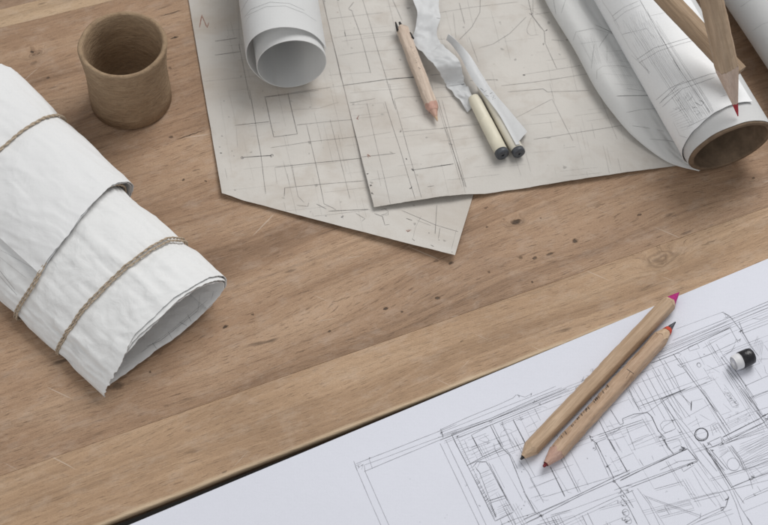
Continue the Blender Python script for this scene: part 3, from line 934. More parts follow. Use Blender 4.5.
d.crop(620, 440, 5.19, [([(0, 210), (70, 175), (350, 45)], X, .8), ([(-30, 262), (130, 205), (400, 108)], M, .75), ([(60, 245), (380, 120)], B, .75), ([(0, 195), (200, 108), (340, 42)], M, .65), ([(350, 45), (405, 110), (375, 125)], B, .75), ([(225, 0), (280, 78)], B, .75), ([(0, 100), (38, 168)], B, .8), ([(100, 100), (122, 135)], M, .65), ([(165, 80), (175, 105)], T, .6),
    ([(318, 145), (330, 165), (385, 130)], M, .65), ([(370, 150), (430, 260), (500, 345)], T, .6), ([(385, 140), (470, 260), (525, 345)], T, .55), ([(340, 0), (400, 95), (555, 280), (565, 300)], M, .65), ([(380, 90), (470, 215)], T, .55), ([(430, 20), (500, 130), (582, 252)], B, .8), ([(460, 50), (575, 240)], M, .75), ([(445, 40), (560, 240), (600, 330), (640, 450)], M, .65), ([(480, 70), (605, 275), (645, 330)], M, .7),
    ([(585, 260), (625, 350), (690, 450)], M, .65), ([(130, 290), (420, 392)], M, .65), ([(135, 298), (410, 400)], T, .55), ([(330, 450), (425, 395), (545, 345)], M, .75), ([(350, 450), (540, 360)], M, .6), ([(90, 250), (150, 330), (210, 450)], M, .6), ([(60, 260), (160, 450)], M, .6), ([(135, 295), (235, 450)], T, .55), ([(0, 290), (40, 340), (90, 440)], B, .8), ([(525, 370), (550, 345), (565, 292)], X, .7),
    ([(575, 25), (625, 100), (650, 158)], M, .65), ([(560, 30), (612, 110), (640, 155)], M, .65), ([(575, 248), (680, 205), (790, 165)], B, .7), ([(590, 240), (790, 158)], T, .6), ([(560, 180), (650, 150), (790, 105)], M, .65), ([(650, 310), (790, 250)], M, .65), ([(630, 330), (650, 300), (790, 238)], T, .55), ([(650, 150), (675, 205), (690, 255)], M, .65), ([(700, 140), (740, 180)], T, .5),
    ([(640, 372), (790, 312)], T, .5), ([(400, 425), (580, 360)], M, .55), ([(410, 445), (590, 380)], T, .5), ([(660, 400), (690, 445)], M, .6), ([(120, 280), (165, 335)], T, .5), ([(420, 380), (415, 410)], M, .6), ([(510, 330), (560, 400), (580, 445)], T, .5), ([(280, 100), (300, 120)], T, .5), ([(30, 240), (60, 235)], M, .6)])
d.hatch((737, 444), (746, 456), (776, 442), (772, 430), 6, .18, .5)
d.hatch((746, 470), (750, 484), (776, 472), (774, 456), 5, .18, .45)
for q in ((683, 448), (682, 450), (689, 465), (692, 463), (722, 509), (727, 499), (750, 480), (753, 477), (627, 491), (622, 496), (620, 492), (624, 519)): d.scribble(*q, 2.4, 7, .3, .75)
for q in ((624, 503, 3.2, 2.8), (626, 512, 3.6, 2.8), (628, 520.5, 4.4, 2.8)): d.ring(*q, w=.26, tone=.6, turns=1.08, rot=.9)
for q in ((410, 479), (420, 522), (447, 515), (445, 518)): d.dot(*q, r=.5, tone=.4)
# faint construction lines all through the plan, along its two directions
QA, QB, QC, QD = (452, 438), (800, 299), (905, 462), (515, 556)


def plan_px(u, v):
    return (lerp(lerp(QA[0], QB[0], u), lerp(QD[0], QC[0], u), v), lerp(lerp(QA[1], QB[1], u), lerp(QD[1], QC[1], u), v))


US = sorted(random.random() for _ in range(30))
VS = sorted([.03, .06] + [random.random() for _ in range(17)])
for i in range(250):
    tn, wd_ = random.choice((.35, .42, .5, .6)), random.uniform(.16, .24)
    if random.random() < .5:
        a = random.randrange(len(US) - 1); b = min(len(US) - 1, a + random.randint(1, 4)); v = random.choice(VS)
        seg = lambda o: [plan_px(US[a], v + o), plan_px(US[b], v + o)]
        off = .013
    else:
        a = random.randrange(len(VS) - 1); b = min(len(VS) - 1, a + random.randint(1, 4)); u = random.choice(US)
        seg = lambda o: [plan_px(u + o, VS[a]), plan_px(u + o, VS[b])]
        off = .006
    d.line(seg(0), wd_, tn, .08)
    if random.random() < .4: d.line(seg(off), wd_ * .9, tn, .08)
    if random.random() < .12: d.line(seg(off * 2.2), wd_ * .9, tn * .8, .08)
for i in range(12):                                   # door swings
    u, v = random.choice(US), random.choice(VS)
    c0 = plan_px(u, v)
    r_ = random.uniform(4, 7)
    a0 = random.choice((-.4, 1.0, 2.6, 4.2))
    d.line([(c0[0] + r_ * math.cos(a0 + k * .2), c0[1] + r_ * .8 * math.sin(a0 + k * .2)) for k in range(8)], .17, .45, .05)
for i in range(34):
    x, y = random.uniform(460, 768), random.uniform(320, 525)
    if y < 438 - (x - 452) * .40 + 10 or x < 458 + (y - 438) * .5: continue
    d.scribble(x, y, random.uniform(.8, 2.2), random.randint(4, 6), .18, random.choice((.35, .5, .65)))
for k in range(4):
    d.line([(444, 437 + k * 2.2), (560, 390 + k * 2.3), (660, 350 + k * 2.2), (790, 296 + k * 2.6)], .2, .5, .3)
d.T = [min(1, t * 0.92) for t in d.T]
d.build('pencil_drawing', INK, sheetW)

# ================================================================== CLAY CUP
def clay_mat():
    t = NT('rough_brown_clay')
    o = t.obj()
    n1 = t.noise(t.mapping(o, scale=(90, 90, 200)), 1, 5, 0.65, 0.6)
    n2 = t.noise(t.mapping(o, rot=(0.4, 0.3, 0), scale=(260, 260, 800)), 1, 4, 0.65, 0.3)
    c = t.mix(t.rng(n1, 0.3, 0.7, 0, 1), (0.27, 0.185, 0.115), (0.37, 0.268, 0.175))
    c = t.mix(t.rng(n2, 0.45, 0.7, 0, 0.55), c, (0.18, 0.127, 0.082))
    t.l(c, t.b.inputs['Base Color'])
    t.l(t.bump(n2, 0.6, 0.0012, t.bump(n1, 0.5, 0.0016)), t.b.inputs['Normal'])
    t.set(Roughness=0.85)
    t.b.inputs['Specular IOR Level'].default_value = 0.2
    return t.m


def cup():
    H, R0, R1, wall = 0.0445, 0.0216, 0.0232, 0.0028
    base = P(131.5, 99.5, 0.0)
    prof = [(0.0, 0.0), (R0 * 0.9, 0.0), (R0, 0.0014), (R0 * 1.0, H * .2), (R0 * .985, H * .4), (R0 * .985, H * .6), (R0 * 1.02, H * .8), (R1 - .0003, H - .0022),
            (R1 - .0002, H - .0008), (R1 - .0009, H), (R1 - wall + .0008, H), (R1 - wall - .0001, H - .0009),
            (R0 - wall + .0006, H * .75), (R0 - wall, H * .4), (R0 - wall - .001, .007), (R0 - wall - .005, .0045), (0.0, .0045)]
    n = 96
    V, F = [], []
    m = len(prof)
    for i in range(n):
        a = 2 * math.pi * i / n
        for k, (r, z) in enumerate(prof):
            w = 1 + 0.010 * nz(math.cos(a) * 1.2, math.sin(a) * 1.2, z * 30) + 0.004 * nz(math.cos(a) * 4, math.sin(a) * 4, z * 120)
            zz = z + (0.0005 * nz(math.cos(a) * 2, math.sin(a) * 2, 9) if z > H * .9 else 0)
            # the lip has one small flat where the clay was pinched
            fl = 1 - 0.02 * math.exp(-((a - 2.9) / .22) ** 2) * (z / H) ** 3
            V.append(base + Vector((r * w * fl * math.cos(a), r * w * fl * math.sin(a), zz)))
    F = grid_faces(n, m, wrap_u=True)
    o = mk('clay_cup', V, F, clay_mat(), origin=base)
    tag(o, 'empty brown rough clay cup standing on the table', 'cup')


cup()

# ================================================================== TIED BUNDLE
def bundle():
    endR, endL = P(228, 279, .016), P(97, 391, .004)
    ax = Vector((math.cos(math.radians(-44.5)), math.sin(math.radians(-44.5)), 0))
    pp = Vector((-ax.y, ax.x, 0))
    O = (endR + endL) / 2
    O.z = 0
    half = (endR - endL).dot(pp) / 2
    skew = (endR - endL).dot(ax) / 2 / half
    hw = half * 1000
    root = empty('paper_bundle', O - ax * 0.09)
    tag(root, 'flattened white paper bundle tied with brown twine beside the clay cup', 'paper bundle')
    # closed outline of the flattened roll (across, height) in mm, from the left fold over the top
    key = [(-hw, 4.5), (-hw * .86, 13.5), (-hw * .55, 23), (-hw * .1, 30), (hw * .38, 32.5), (hw * .78, 28), (hw, 17.5), (hw * .86, 7.5), (hw * .4, 1.5), (-hw * .2, .6), (-hw * .75, .8)]
    out = catmull(key, 240, True)
    out = np.array(out)
    cen = np.array([0, 15.0])
    tang = np.roll(out, -1, 0) - np.roll(out, 1, 0)
    nor = np.stack([-tang[:, 1], tang[:, 0]], 1)
    nor /= np.linalg.norm(nor, axis=1, keepdims=True)
    # points run left -> over the top -> right: outward normal points up on top
    sB, sA, sC = 0.029, 0.066, 0.126          # twine stations, from the open end
    Lb = 0.160

    def pinch(s):
        return 1.3 * math.exp(-((s - sB) / .006) ** 2) + 0.9 * math.exp(-((s - sA) / .007) ** 2) + 0.8 * math.exp(-((s - sC) / .006) ** 2)

    def wr(k, s, amp=1.0):
        # wrinkles run along the roll and gather at the twine
        q = k / 240 * 30
        near = math.exp(-((s - sB) / .020) ** 2) + .5 * math.exp(-((s - sA) / .02) ** 2)
        w = .55 * nz(q * 1.1, s * 22, 1) + (.35 + .9 * near) * nz(q * 2.2 + 1.5 * nz(q * .4, s * 30), s * 14, 5) * .7
        w += 0.45 * nz(q * .8, s * 70, 8) + .18 * nz(q * 3, s * 150, 3)
        ridge = 1 - abs(nz(q * .9 + s * 40, s * 26 - q * .3, 14)) * 5
        w += 0.5 * max(0, ridge)
        w += 1.1 * near * max(0, 1 - abs(nz(q * 1.6, s * 9, 21)) * 6)
        return w * amp * 1.25

    def sect(k, inset):
        """point k (may be fractional, wraps) of the outline moved inward by inset mm"""
        k0 = int(math.floor(k)) % 240
        k1 = (k0 + 1) % 240
        f = k - math.floor(k)
        return lerp(out[k0], out[k1], f) - lerp(nor[k0], nor[k1], f) * inset

    def world(q, s):
        z = max(0.00035, q[1] * .001)
        return O + pp * (q[0] * .001) + ax * (-s + skew * q[0] * .001) + Z * z

    # ---- rolled sheet: starts at the left fold, runs over the top, spirals inward
    ns = 110
    G = []
    turns = 2.7
    nk = int(240 * turns / 1.5)
    for i in range(nk + 1):
        k = -4 + i * 1.5
        tt = (k + 4) / 240
        inset = 0.55 + 1.25 * tt
        row = []
        for j in range(ns + 1):
            s = Lb * (j / ns) ** 1.25
            on_out = sstep(1.02, 0.9, tt)
            endo = 0.0010 * nz(k * .06, 4.2) + 0.0005 * nz(k * .3, 2.2) + 0.0016 * sstep(.9, 1.0, tt) + .0050 * sstep(0.26, 0.12, tt) + .0012 * sstep(.3, .1, tt) * nz(k * .5, 7.7)
            q = sect(k, inset + pinch(s) * (0.9 if tt < 1 else .75) - wr(k % 240, s) * (0.55 if tt < 1 else .15) * (1 - .35 * (1 - sstep(0, .006, s))))
            if tt > 1: q = q + np.array([0.0, .25])
            row.append(world(q, s - endo))
        G.append(row)
    v, f = thick_grid(G, 0.00035)
    main = mk('rolled_sheet', v, f, BUNDLE, root)
    dr = Drawing(bvh_of(v, f), .0002)
    # lines of the drawing that shows inside the open end and along the far side
    dr.crop(0, 200, 2.623, [([(385, 385), (420, 370), (520, 290)], .3, .5), ([(370, 400), (440, 350), (500, 300), (545, 262)], .25, .4), ([(400, 375), (412, 392)], .25, .5), ([(470, 320), (490, 330)], .3, .5), ([(492, 300), (505, 325)], .3, .5),
        ([(525, 250), (520, 290)], .25, .4), ([(440, 345), (452, 365)], .25, .4), ([(560, 240), (555, 262)], .25, .35), ([(0, 130), (90, 180)], .25, .3), ([(0, 185), (40, 235)], .3, .5), ([(0, 200), (45, 250)], .3, .45), ([(0, 150), (70, 205)], .25, .3)])
    dr.build('pencil_drawing', INK, root)

    # ---- second sheet folded over the upper half, a little askew and bulkier than the roll below
    def s_end(p):
        return .0600 + .0158 * sstep(-30, 48, p) ** 1.3

    k0, k1 = 43, 168
    nkk = 150

    def cover(k, u, extra, e_seed, trim):
        q0 = sect(k, 0)
        se = s_end(q0[0]) + trim
        sf = .172 + max(0, 44 - q0[0]) * .00055
        s = lerp(se, sf, u)
        lip = math.exp(-((s - se) / .012) ** 2)
        lift = extra + 0.6 * lip * (0.6 + .5 * nz(k * .05, 2.2)) - 1.0 * math.exp(-((s - sC - .006 * q0[0] / hw) / .006) ** 2)
        lift -= 1.2 * sstep(12, 0, k - k0)
        q = sect(k, -(lift + 0.45 * wr(k, s + .3)))
        right = sstep(0, hw, q[0])
        q = q + np.array([right * (2.4 + 60 * max(0, s - .076)), right * 20 * max(0, s - .076)])
        e = 0.0012 * nz(k * .05, e_seed) + .0004 * nz(k * .3, 1.8)
        far = sstep(.8, 1, u)
        return world(q, s + e + far * .004 * nz(k * .13, e_seed + 1))

    for extra, e_seed, trim, th, m in ((1.8, 8.8, 0, .00032, BUNDLE2), (1.3, 5.5, .0012, .00028, BUNDLE), (0.8, 3.5, .0003, .00028, BUNDLE2)):
        G = [[cover(lerp(k0 + trim * 1500, k1, i / nkk), j / 80, extra, e_seed, trim) for j in range(81)] for i in range(nkk + 1)]
        v, f = thick_grid(G, th)
        mk('folded_over_sheet', v, f, m, root)

    # ---- twine
    def twine(s0, slope, lift, name='twine', r=.00036, turns=30):
        path = []
        n = 260
        for i in range(n):
            k = 240 * i / n
            pq = sect(k, 0)[0]
            s = (s0(pq) if callable(s0) else s0) + slope * pq / hw + .0005 * nz(k * .05, slope * 900)
            l = lift(k, s) if callable(lift) else lift
            q = sect(k, -(l))
            if callable(lift) and lift is lift_top:
                right = sstep(0, hw, q[0])
                q = q + np.array([right * (2.4 + 60 * max(0, s - .076)), right * 20 * max(0, s - .076)])
            w = world(q, s)
            w.z = max(w.z, .0009)
            path.append(w)
        # two plies twisted round each other
        V, F = [], []
        for ply in (0, 1):
            pth = []
            for i in range(n):
                t = (path[(i + 1) % n] - path[i - 1]).normalized()
                a = (Z - t * t.z)
                if a.length < .01: a = pp.copy()
                a.normalize()
                b = t.cross(a)
                w = 2 * math.pi * (i * turns / n + ply / 2)
                pth.append(path[i] + (a * math.cos(w) + b * math.sin(w)) * r * .75)
            vv, ff = tube_along(pth, r, 6, True)
            o = len(V)
            V += vv
            F += [tuple(x + o for x in q) for q in ff]
        return mk(name, V, F, TWINE, root)

    def lift_main(k, s):
        return -.55 - pinch(s) + wr(k, s) * .55 * .7 + 1.25

    def lift_top(k, s):
        up = 1.8 - 1.0 + 0.45 * wr(k, s + .3) * .6 + 1.2
        a = sstep(k0 - 6, k0 + 4, k) * sstep(k1 + 6, k1 - 4, k)
        return lerp(.8, up, a)
    twine(sB, .0002, lift_main)
    twine(sB + .0016, .0007, lift_main)
    under = lambda p: s_end(p) + .0022 * sstep(-30, -12, p)
    twine(under, .0, lambda k, s: .9)
    twine(lambda p: under(p) - .0016 + .0012 * sstep(-30, -12, p), -.0003, lambda k, s: .85)
    twine(sC, .006, lift_top, r=.00050)


BUNDLE = paper_mat('bundle_paper', (0.785, 0.79, 0.79), 0.06, crink=0.24, seed=8.0, fold=0.26)
BUNDLE2 = paper_mat('bundle_cover_paper', (0.785, 0.79, 0.795), 0.06, crink=0.18, seed=9.0, fold=0.15)
TWINE = plain_mat('jute_twine', (0.44, 0.36, 0.275), 0.9, 0.25, 900, 0.5, 0.1)
bundle()

# ================================================================== LOOSE ROLL (upper middle)
def loose_roll():
    R = 0.0186
    ax = Vector((math.cos(math.radians(-82)), math.sin(math.radians(-82)), 0))   # towards the open end
    sd = Vector((-ax.y, ax.x, 0))                                                 # to the right
    O = P(291.5, 66, R) + Vector((0, 0, 0))
    O.z = R + .0016
    root = empty('paper_roll', Vector((O.x, O.y, 0)))
    tag(root, 'loosely rolled white sheet with open spiral end on the old plan', 'paper roll')
    G = []
    n = 300
    a0, a1 = math.radians(14), math.radians(14 + 360 * 1.62)
    for i in range(n + 1):
        a = lerp(a0, a1, i / n)
        deg = math.degrees(a)
        # outer turn stands away over the top-left, then closes on the inner coil
        bulge = .0070 * math.exp(-((deg - 132) / 58) ** 2) + .0008 * sstep(240, 20, deg)
        r = R - .00055 * (deg - 230) / 360 * (1 if deg > 230 else 0) + bulge
        set_back = lerp(.0048, 0, sstep(130, 260, deg)) - .0012 * sstep(60, 14, deg)
        row = []
        for j in range(41):
            s = .20 * (j / 40) ** 1.5
            w = 1 + .010 * nz(math.cos(a), math.sin(a), s * 14)
            row.append(O + sd * (math.cos(a) * r * w) + Z * (math.sin(a) * r * w) - ax * (s + set_back))
        G.append(row)
    v, f = thick_grid(G, .00032)
    mk('sheet', v, f, ROLLP, root)
    dr = Drawing(bvh_of(v, f), .00015)
    dr.crop(190, 0, 5.25, [([(268, 62), (290, 20), (310, -10)], .28, .5), ([(285, 92), (320, 50), (420, 12), (520, 18), (600, 55)], .28, .55), ([(300, 82), (400, 36), (500, 32), (600, 70), (665, 112)], .28, .5), ([(290, 130), (300, 100), (320, 80)], .25, .35),
                           ([(300, -30), (360, -25), (500, -30)], .25, .4)])
    dr.build('pencil_drawing', INK, root)


loose_roll()

# ================================================================== CARDBOARD TUBE WITH DRAWING (right)
RT_ = 0.0232
TAX = Vector((math.cos(math.radians(-70.5)), math.sin(math.radians(-70.5)), 0))
TSD = Vector((-TAX.y, TAX.x, 0))
TO = P(731, 147.5, RT_)
TO.z = RT_ + .0003
CARD = plain_mat('brown_cardboard', (0.185, 0.132, 0.090), 0.8, 0.25, 160, 0.25, 0.15)


def tcyl(r, a, s):
    s = s - .20 * r * math.sin(a) * max(0, 1 - s / .03)      # the end was sawn slightly out of square
    return TO + TSD * (math.cos(a) * r) + Z * (math.sin(a) * r) - TAX * s


def drawing_tube():
    root = empty('drawing_tube', Vector((TO.x, TO.y, 0)))
    tag(root, 'thick cardboard tube wrapped in a pencil drawing, open end facing out', 'tube')
    R = RT_
    prof = [(R - .0009, .30), (R - .0009, .0006), (R - .0013, 0), (R - .0029, 0), (R - .0034, .0006), (R - .0034, .30)]
    n = 96
    V = []
    for i in range(n):
        a = 2 * math.pi * i / n
        for r, s in prof: V.append(tcyl(r, a, s))
    F = grid_faces(n, len(prof), wrap_u=True)
    for i in range(n):
        b, c = i * 6, ((i + 1) % n) * 6
        F.append((b, b + 5, c + 5, c))
    mk('cardboard_tube', V, [q for q in F], CARD, root)
    # inner paper wound close to the end
    G = []
    for i in range(161):
        a = lerp(math.radians(-200), math.radians(165), i / 160)
        row = []
        for j in range(31):
            s = lerp(.0013 + .0005 * nz(math.cos(a) * 2, math.sin(a) * 2, 2), .30, (j / 30) ** 1.3)
            row.append(tcyl(R - .00055 + .0001 * nz(a * 3, s * 40), a, s))
        G.append(row)
    v, f = thick_grid(G, .00028)
    mk('lining_paper', v, f, ROLLP, root)
    # outer drawing, its front edge set back, running a little askew
    G = []
    for i in range(161):
        a = lerp(math.radians(58), math.radians(58 + 215), i / 160)
        row = []
        for j in range(61):
            s0 = .0090 + .0026 * math.sin(a * 1.3) + .0005 * nz(a * 4, 1.2)
            s = lerp(s0, .30, (j / 60) ** 1.3)
            lift = .0004 + .0003 * sstep(math.radians(66), math.radians(58), a) + .0005 * sstep(.004, 0, s - s0) * (1 + nz(a * 3, 4.4))
            row.append(tcyl(R - .0001 + lift + .00025 * nz(a * 2.5, s * 30, 7), a, s))
        G.append(row)
    v, f = thick_grid(G, .00028)
    mk('wrapped_drawing', v, f, CURLP, root)
    dr = Drawing(bvh_of(v, f), .00014)
    dr.crop(540, 0, 5.25, [([(310, -20), (400, 110), (420, 150)], .25, .45), ([(500, -40), (600, 130), (735, 370)], .3, .55), ([(380, 85), (440, 40), (520, 5)], .28, .5), ([(390, 110), (450, 60), (530, 25)], .25, .45),
        ([(510, 312), (600, 250), (735, 212), (800, 195)], .3, .55), ([(522, 330), (620, 270), (735, 232), (800, 215)], .28, .5), ([(580, 82), (660, 65), (740, 60)], .25, .35), ([(610, 525), (680, 465), (760, 425)], .3, .55), ([(480, 290), (580, 380)], .25, .4),
        ([(380, 90), (470, 250), (560, 370)], .25, .35), ([(640, 525), (740, 460)], .25, .5), ([(430, 180), (560, 150), (600, 200)], .22, .4)])
    dr.crop(600, 60, 4.375, [([(262, 190), (340, 112), (480, 62), (520, 55)], .3, .6), ([(272, 206), (360, 126), (500, 77)], .28, .55), ([(320, 0), (480, 230)], .28, .5), ([(380, 295), (450, 260), (510, 232)], .3, .5), ([(320, 268), (350, 330), (380, 340)], .25, .4), ([(530, 160), (560, 150)], .25, .4),
        ([(180, 0), (215, 60), (205, 50)], .25, .4), ([(415, 185), (445, 200), (455, 185), (435, 175)], .35, .6)])
    # shaded bands of parallel strokes
    dr.hatch((624, 22), (652, 14), (716, 112), (690, 122), 22, .16, .42)
    dr.hatch((630, 40), (660, 30), (672, 58), (648, 72), 14, .15, .32)
    dr.hatch((622, 18), (648, 8), (655, 30), (626, 36), 12, .15, .3)
    dr.hatch((672, 98), (700, 86), (716, 112), (690, 126), 16, .18, .5)
    dr.hatch((668, 112), (680, 132), (694, 128), (684, 104), 9, .18, .4)
    for i in range(14): dr.scribble(random.uniform(672, 706), random.uniform(96, 124), 3.5, 5, .16, .42)
    dr.build('pencil_drawing', INK, root)
    return v, f


CURLP = paper_mat('tracing_paper', (0.85, 0.86, 0.87), 0.05, crink=0.08, rough=0.6, seed=4.0)
drawing_tube()

# ---- loosely folded sheet lying against the tube
def curled_sheet():
    root = empty('curled_drawing', P(610, 70, 0))
    tag(root, 'loosely folded translucent drawing curling against the cardboard tube', 'drawing')
    Lp = [(520, -60), (546, 0), (573, 45), (594, 84), (613, 112), (636, 138), (668, 162), (699, 171)]
    Rp = [(578, -60), (608, 0), (629, 38), (648, 70), (664, 98), (678, 122), (692, 148), (702, 168)]
    n = 90
    Ls = catmull(Lp, n + 1)
    Rs = catmull(Rp, n + 1)
    G = []
    for i in range(n + 1):
        u = i / n
        h = lerp(.0120, .0012, sstep(.35, 1.0, u))            # height of the fold
        A = P(Ls[i][0], Ls[i][1], .0012 + h * .5)
        B = P(Rs[i][0], Rs[i][1], .0120 * (1 - u * .8))
        A.z = B.z = 0
        w = (B - A)
        # underside, round fold at the left, over the top and down towards the tube
        lo = .0013
        key = [(0.75, lo), (0.45, lo), (0.15, lo + .0004), (0.0, lo + h * .42), (0.14, lo + h * .92), (0.38, lo + h * 1.0), (0.62, lo + h * (.88 - .08 * math.sin(u * 9))), (0.84, lo + h * .66 + .001), (1.06, lo + h * .62 + .002)]
        c = catmull(key, 70)
        row = []
        for j, (a, z) in enumerate(c):
            p = A + w * a
            z += .0007 * nz(a * 5 + u * 3, u * 7, 2) * sstep(.2, .6, j / 70) + .0005 * nz(a * 9, u * 16, 6) * sstep(.4, .7, j / 70)
            row.append(Vector((p.x, p.y, max(z, .0014 if j < 25 else .0018))))
        G.append(row)
    v, f = thick_grid(G, .00028)
    mk('sheet', v, f, CURLT, root)
    dr = Drawing(bvh_of(v, f), .00014)
    dr.crop(540, 0, 5.25, [([(68, -20), (85, 75)], .3, .5), ([(140, -20), (112, 70)], .25, .45), ([(175, 215), (190, 168), (280, 150), (360, 172), (410, 185)], .28, .5), ([(290, 130), (345, 155), (400, 182)], .4, .65), ([(270, 360), (285, 230)], .25, .45), ([(360, 175), (320, 230), (310, 250)], .28, .5),
        ([(300, 415), (300, 370), (330, 348), (420, 345), (480, 360)], .25, .45), ([(400, 505), (580, 502)], .28, .5), ([(340, 270), (440, 265)], .25, .35), ([(210, 230), (330, 215)], .22, .35), ([(455, 465), (560, 480)], .25, .4), ([(420, 320), (500, 335)], .25, .35), ([(530, 410), (545, 470)], .25, .4), ([(350, 240), (350, 330)], .22, .35)])
    dr.hatch((577, 36), (594, 33), (602, 66), (592, 64), 12, .15, .32)
    dr.hatch((600, 54), (616, 50), (640, 88), (625, 92), 9, .15, .25)
    dr.hatch((625, 50), (640, 96), (622, 92), (605, 56), 8, .15, .25)
    dr.crop(600, 60, 4.375, [([(78, 157), (210, 154)], .28, .5), ([(113, 231), (180, 217), (262, 212)], .28, .5), ([(142, 288), (220, 300)], .28, .55), ([(215, 345), (300, 352), (362, 370)], .28, .5), ([(248, 304), (282, 312)], .28, .5), ([(60, 105), (165, 110)], .22, .35), ([(180, 75), (215, 150)], .25, .4), ([(10, 60), (140, 70)], .22, .3)])
    dr.build('pencil_drawing', INK, root)


CURLT = paper_mat('translucent_tracing_paper', (0.86, 0.86, 0.85), 0.06, crink=0.12, rough=0.55, trans=0.30, fold=0.08, seed=6.0)
curled_sheet()

# ---- roll in the far corner
def corner_roll():
    R = .019
    a0 = P(727, 0, R); b0 = P(768, 62, R)
    ax = (b0 - a0).normalized()
    sd = Vector((-ax.y, ax.x, 0))
    # the photo gives the left outline: the axis lies one radius to its right
    O = b0 + sd * (R * 1.0) + ax * .06
    O.z = R + .0004
    root = empty('paper_roll', Vector((O.x, O.y, 0)))
    tag(root, 'tight white paper roll lying on bare wood beyond the large pencils', 'paper roll')
    G = []
    for i in range(221):
        a = lerp(math.radians(20), math.radians(20 + 700), i / 220)
        r = R - .0010 * i / 220
        row = []
        for j in range(41):
            s = .26 * j / 40
            w = 1 + .006 * nz(math.cos(a), math.sin(a), s * 20)
            row.append(O + sd * (math.cos(a) * r * w) + Z * (math.sin(a) * r * w) - ax * s)
        G.append(row)
    v, f = thick_grid(G, .00032)
    mk('sheet', v, f, ROLLP, root)
    dr = Drawing(bvh_of(v, f), .00015)
    dr.crop(540, 0, 2.917, [([(620, 90), (650, 70), (700, 55)], .25, .35), ([(585, 20), (625, -8)], .25, .35)])
    dr.build('pencil_drawing', INK, root)


corner_roll()

# ================================================================== PENCILS
def hexr(r, a, rnd=.35):
    """radius of a slightly rounded hexagon at angle a"""
    m = (a % (math.pi / 3)) - math.pi / 6
    h = r * math.cos(math.pi / 6) / math.cos(m)
    return lerp(h, r * .955, rnd)


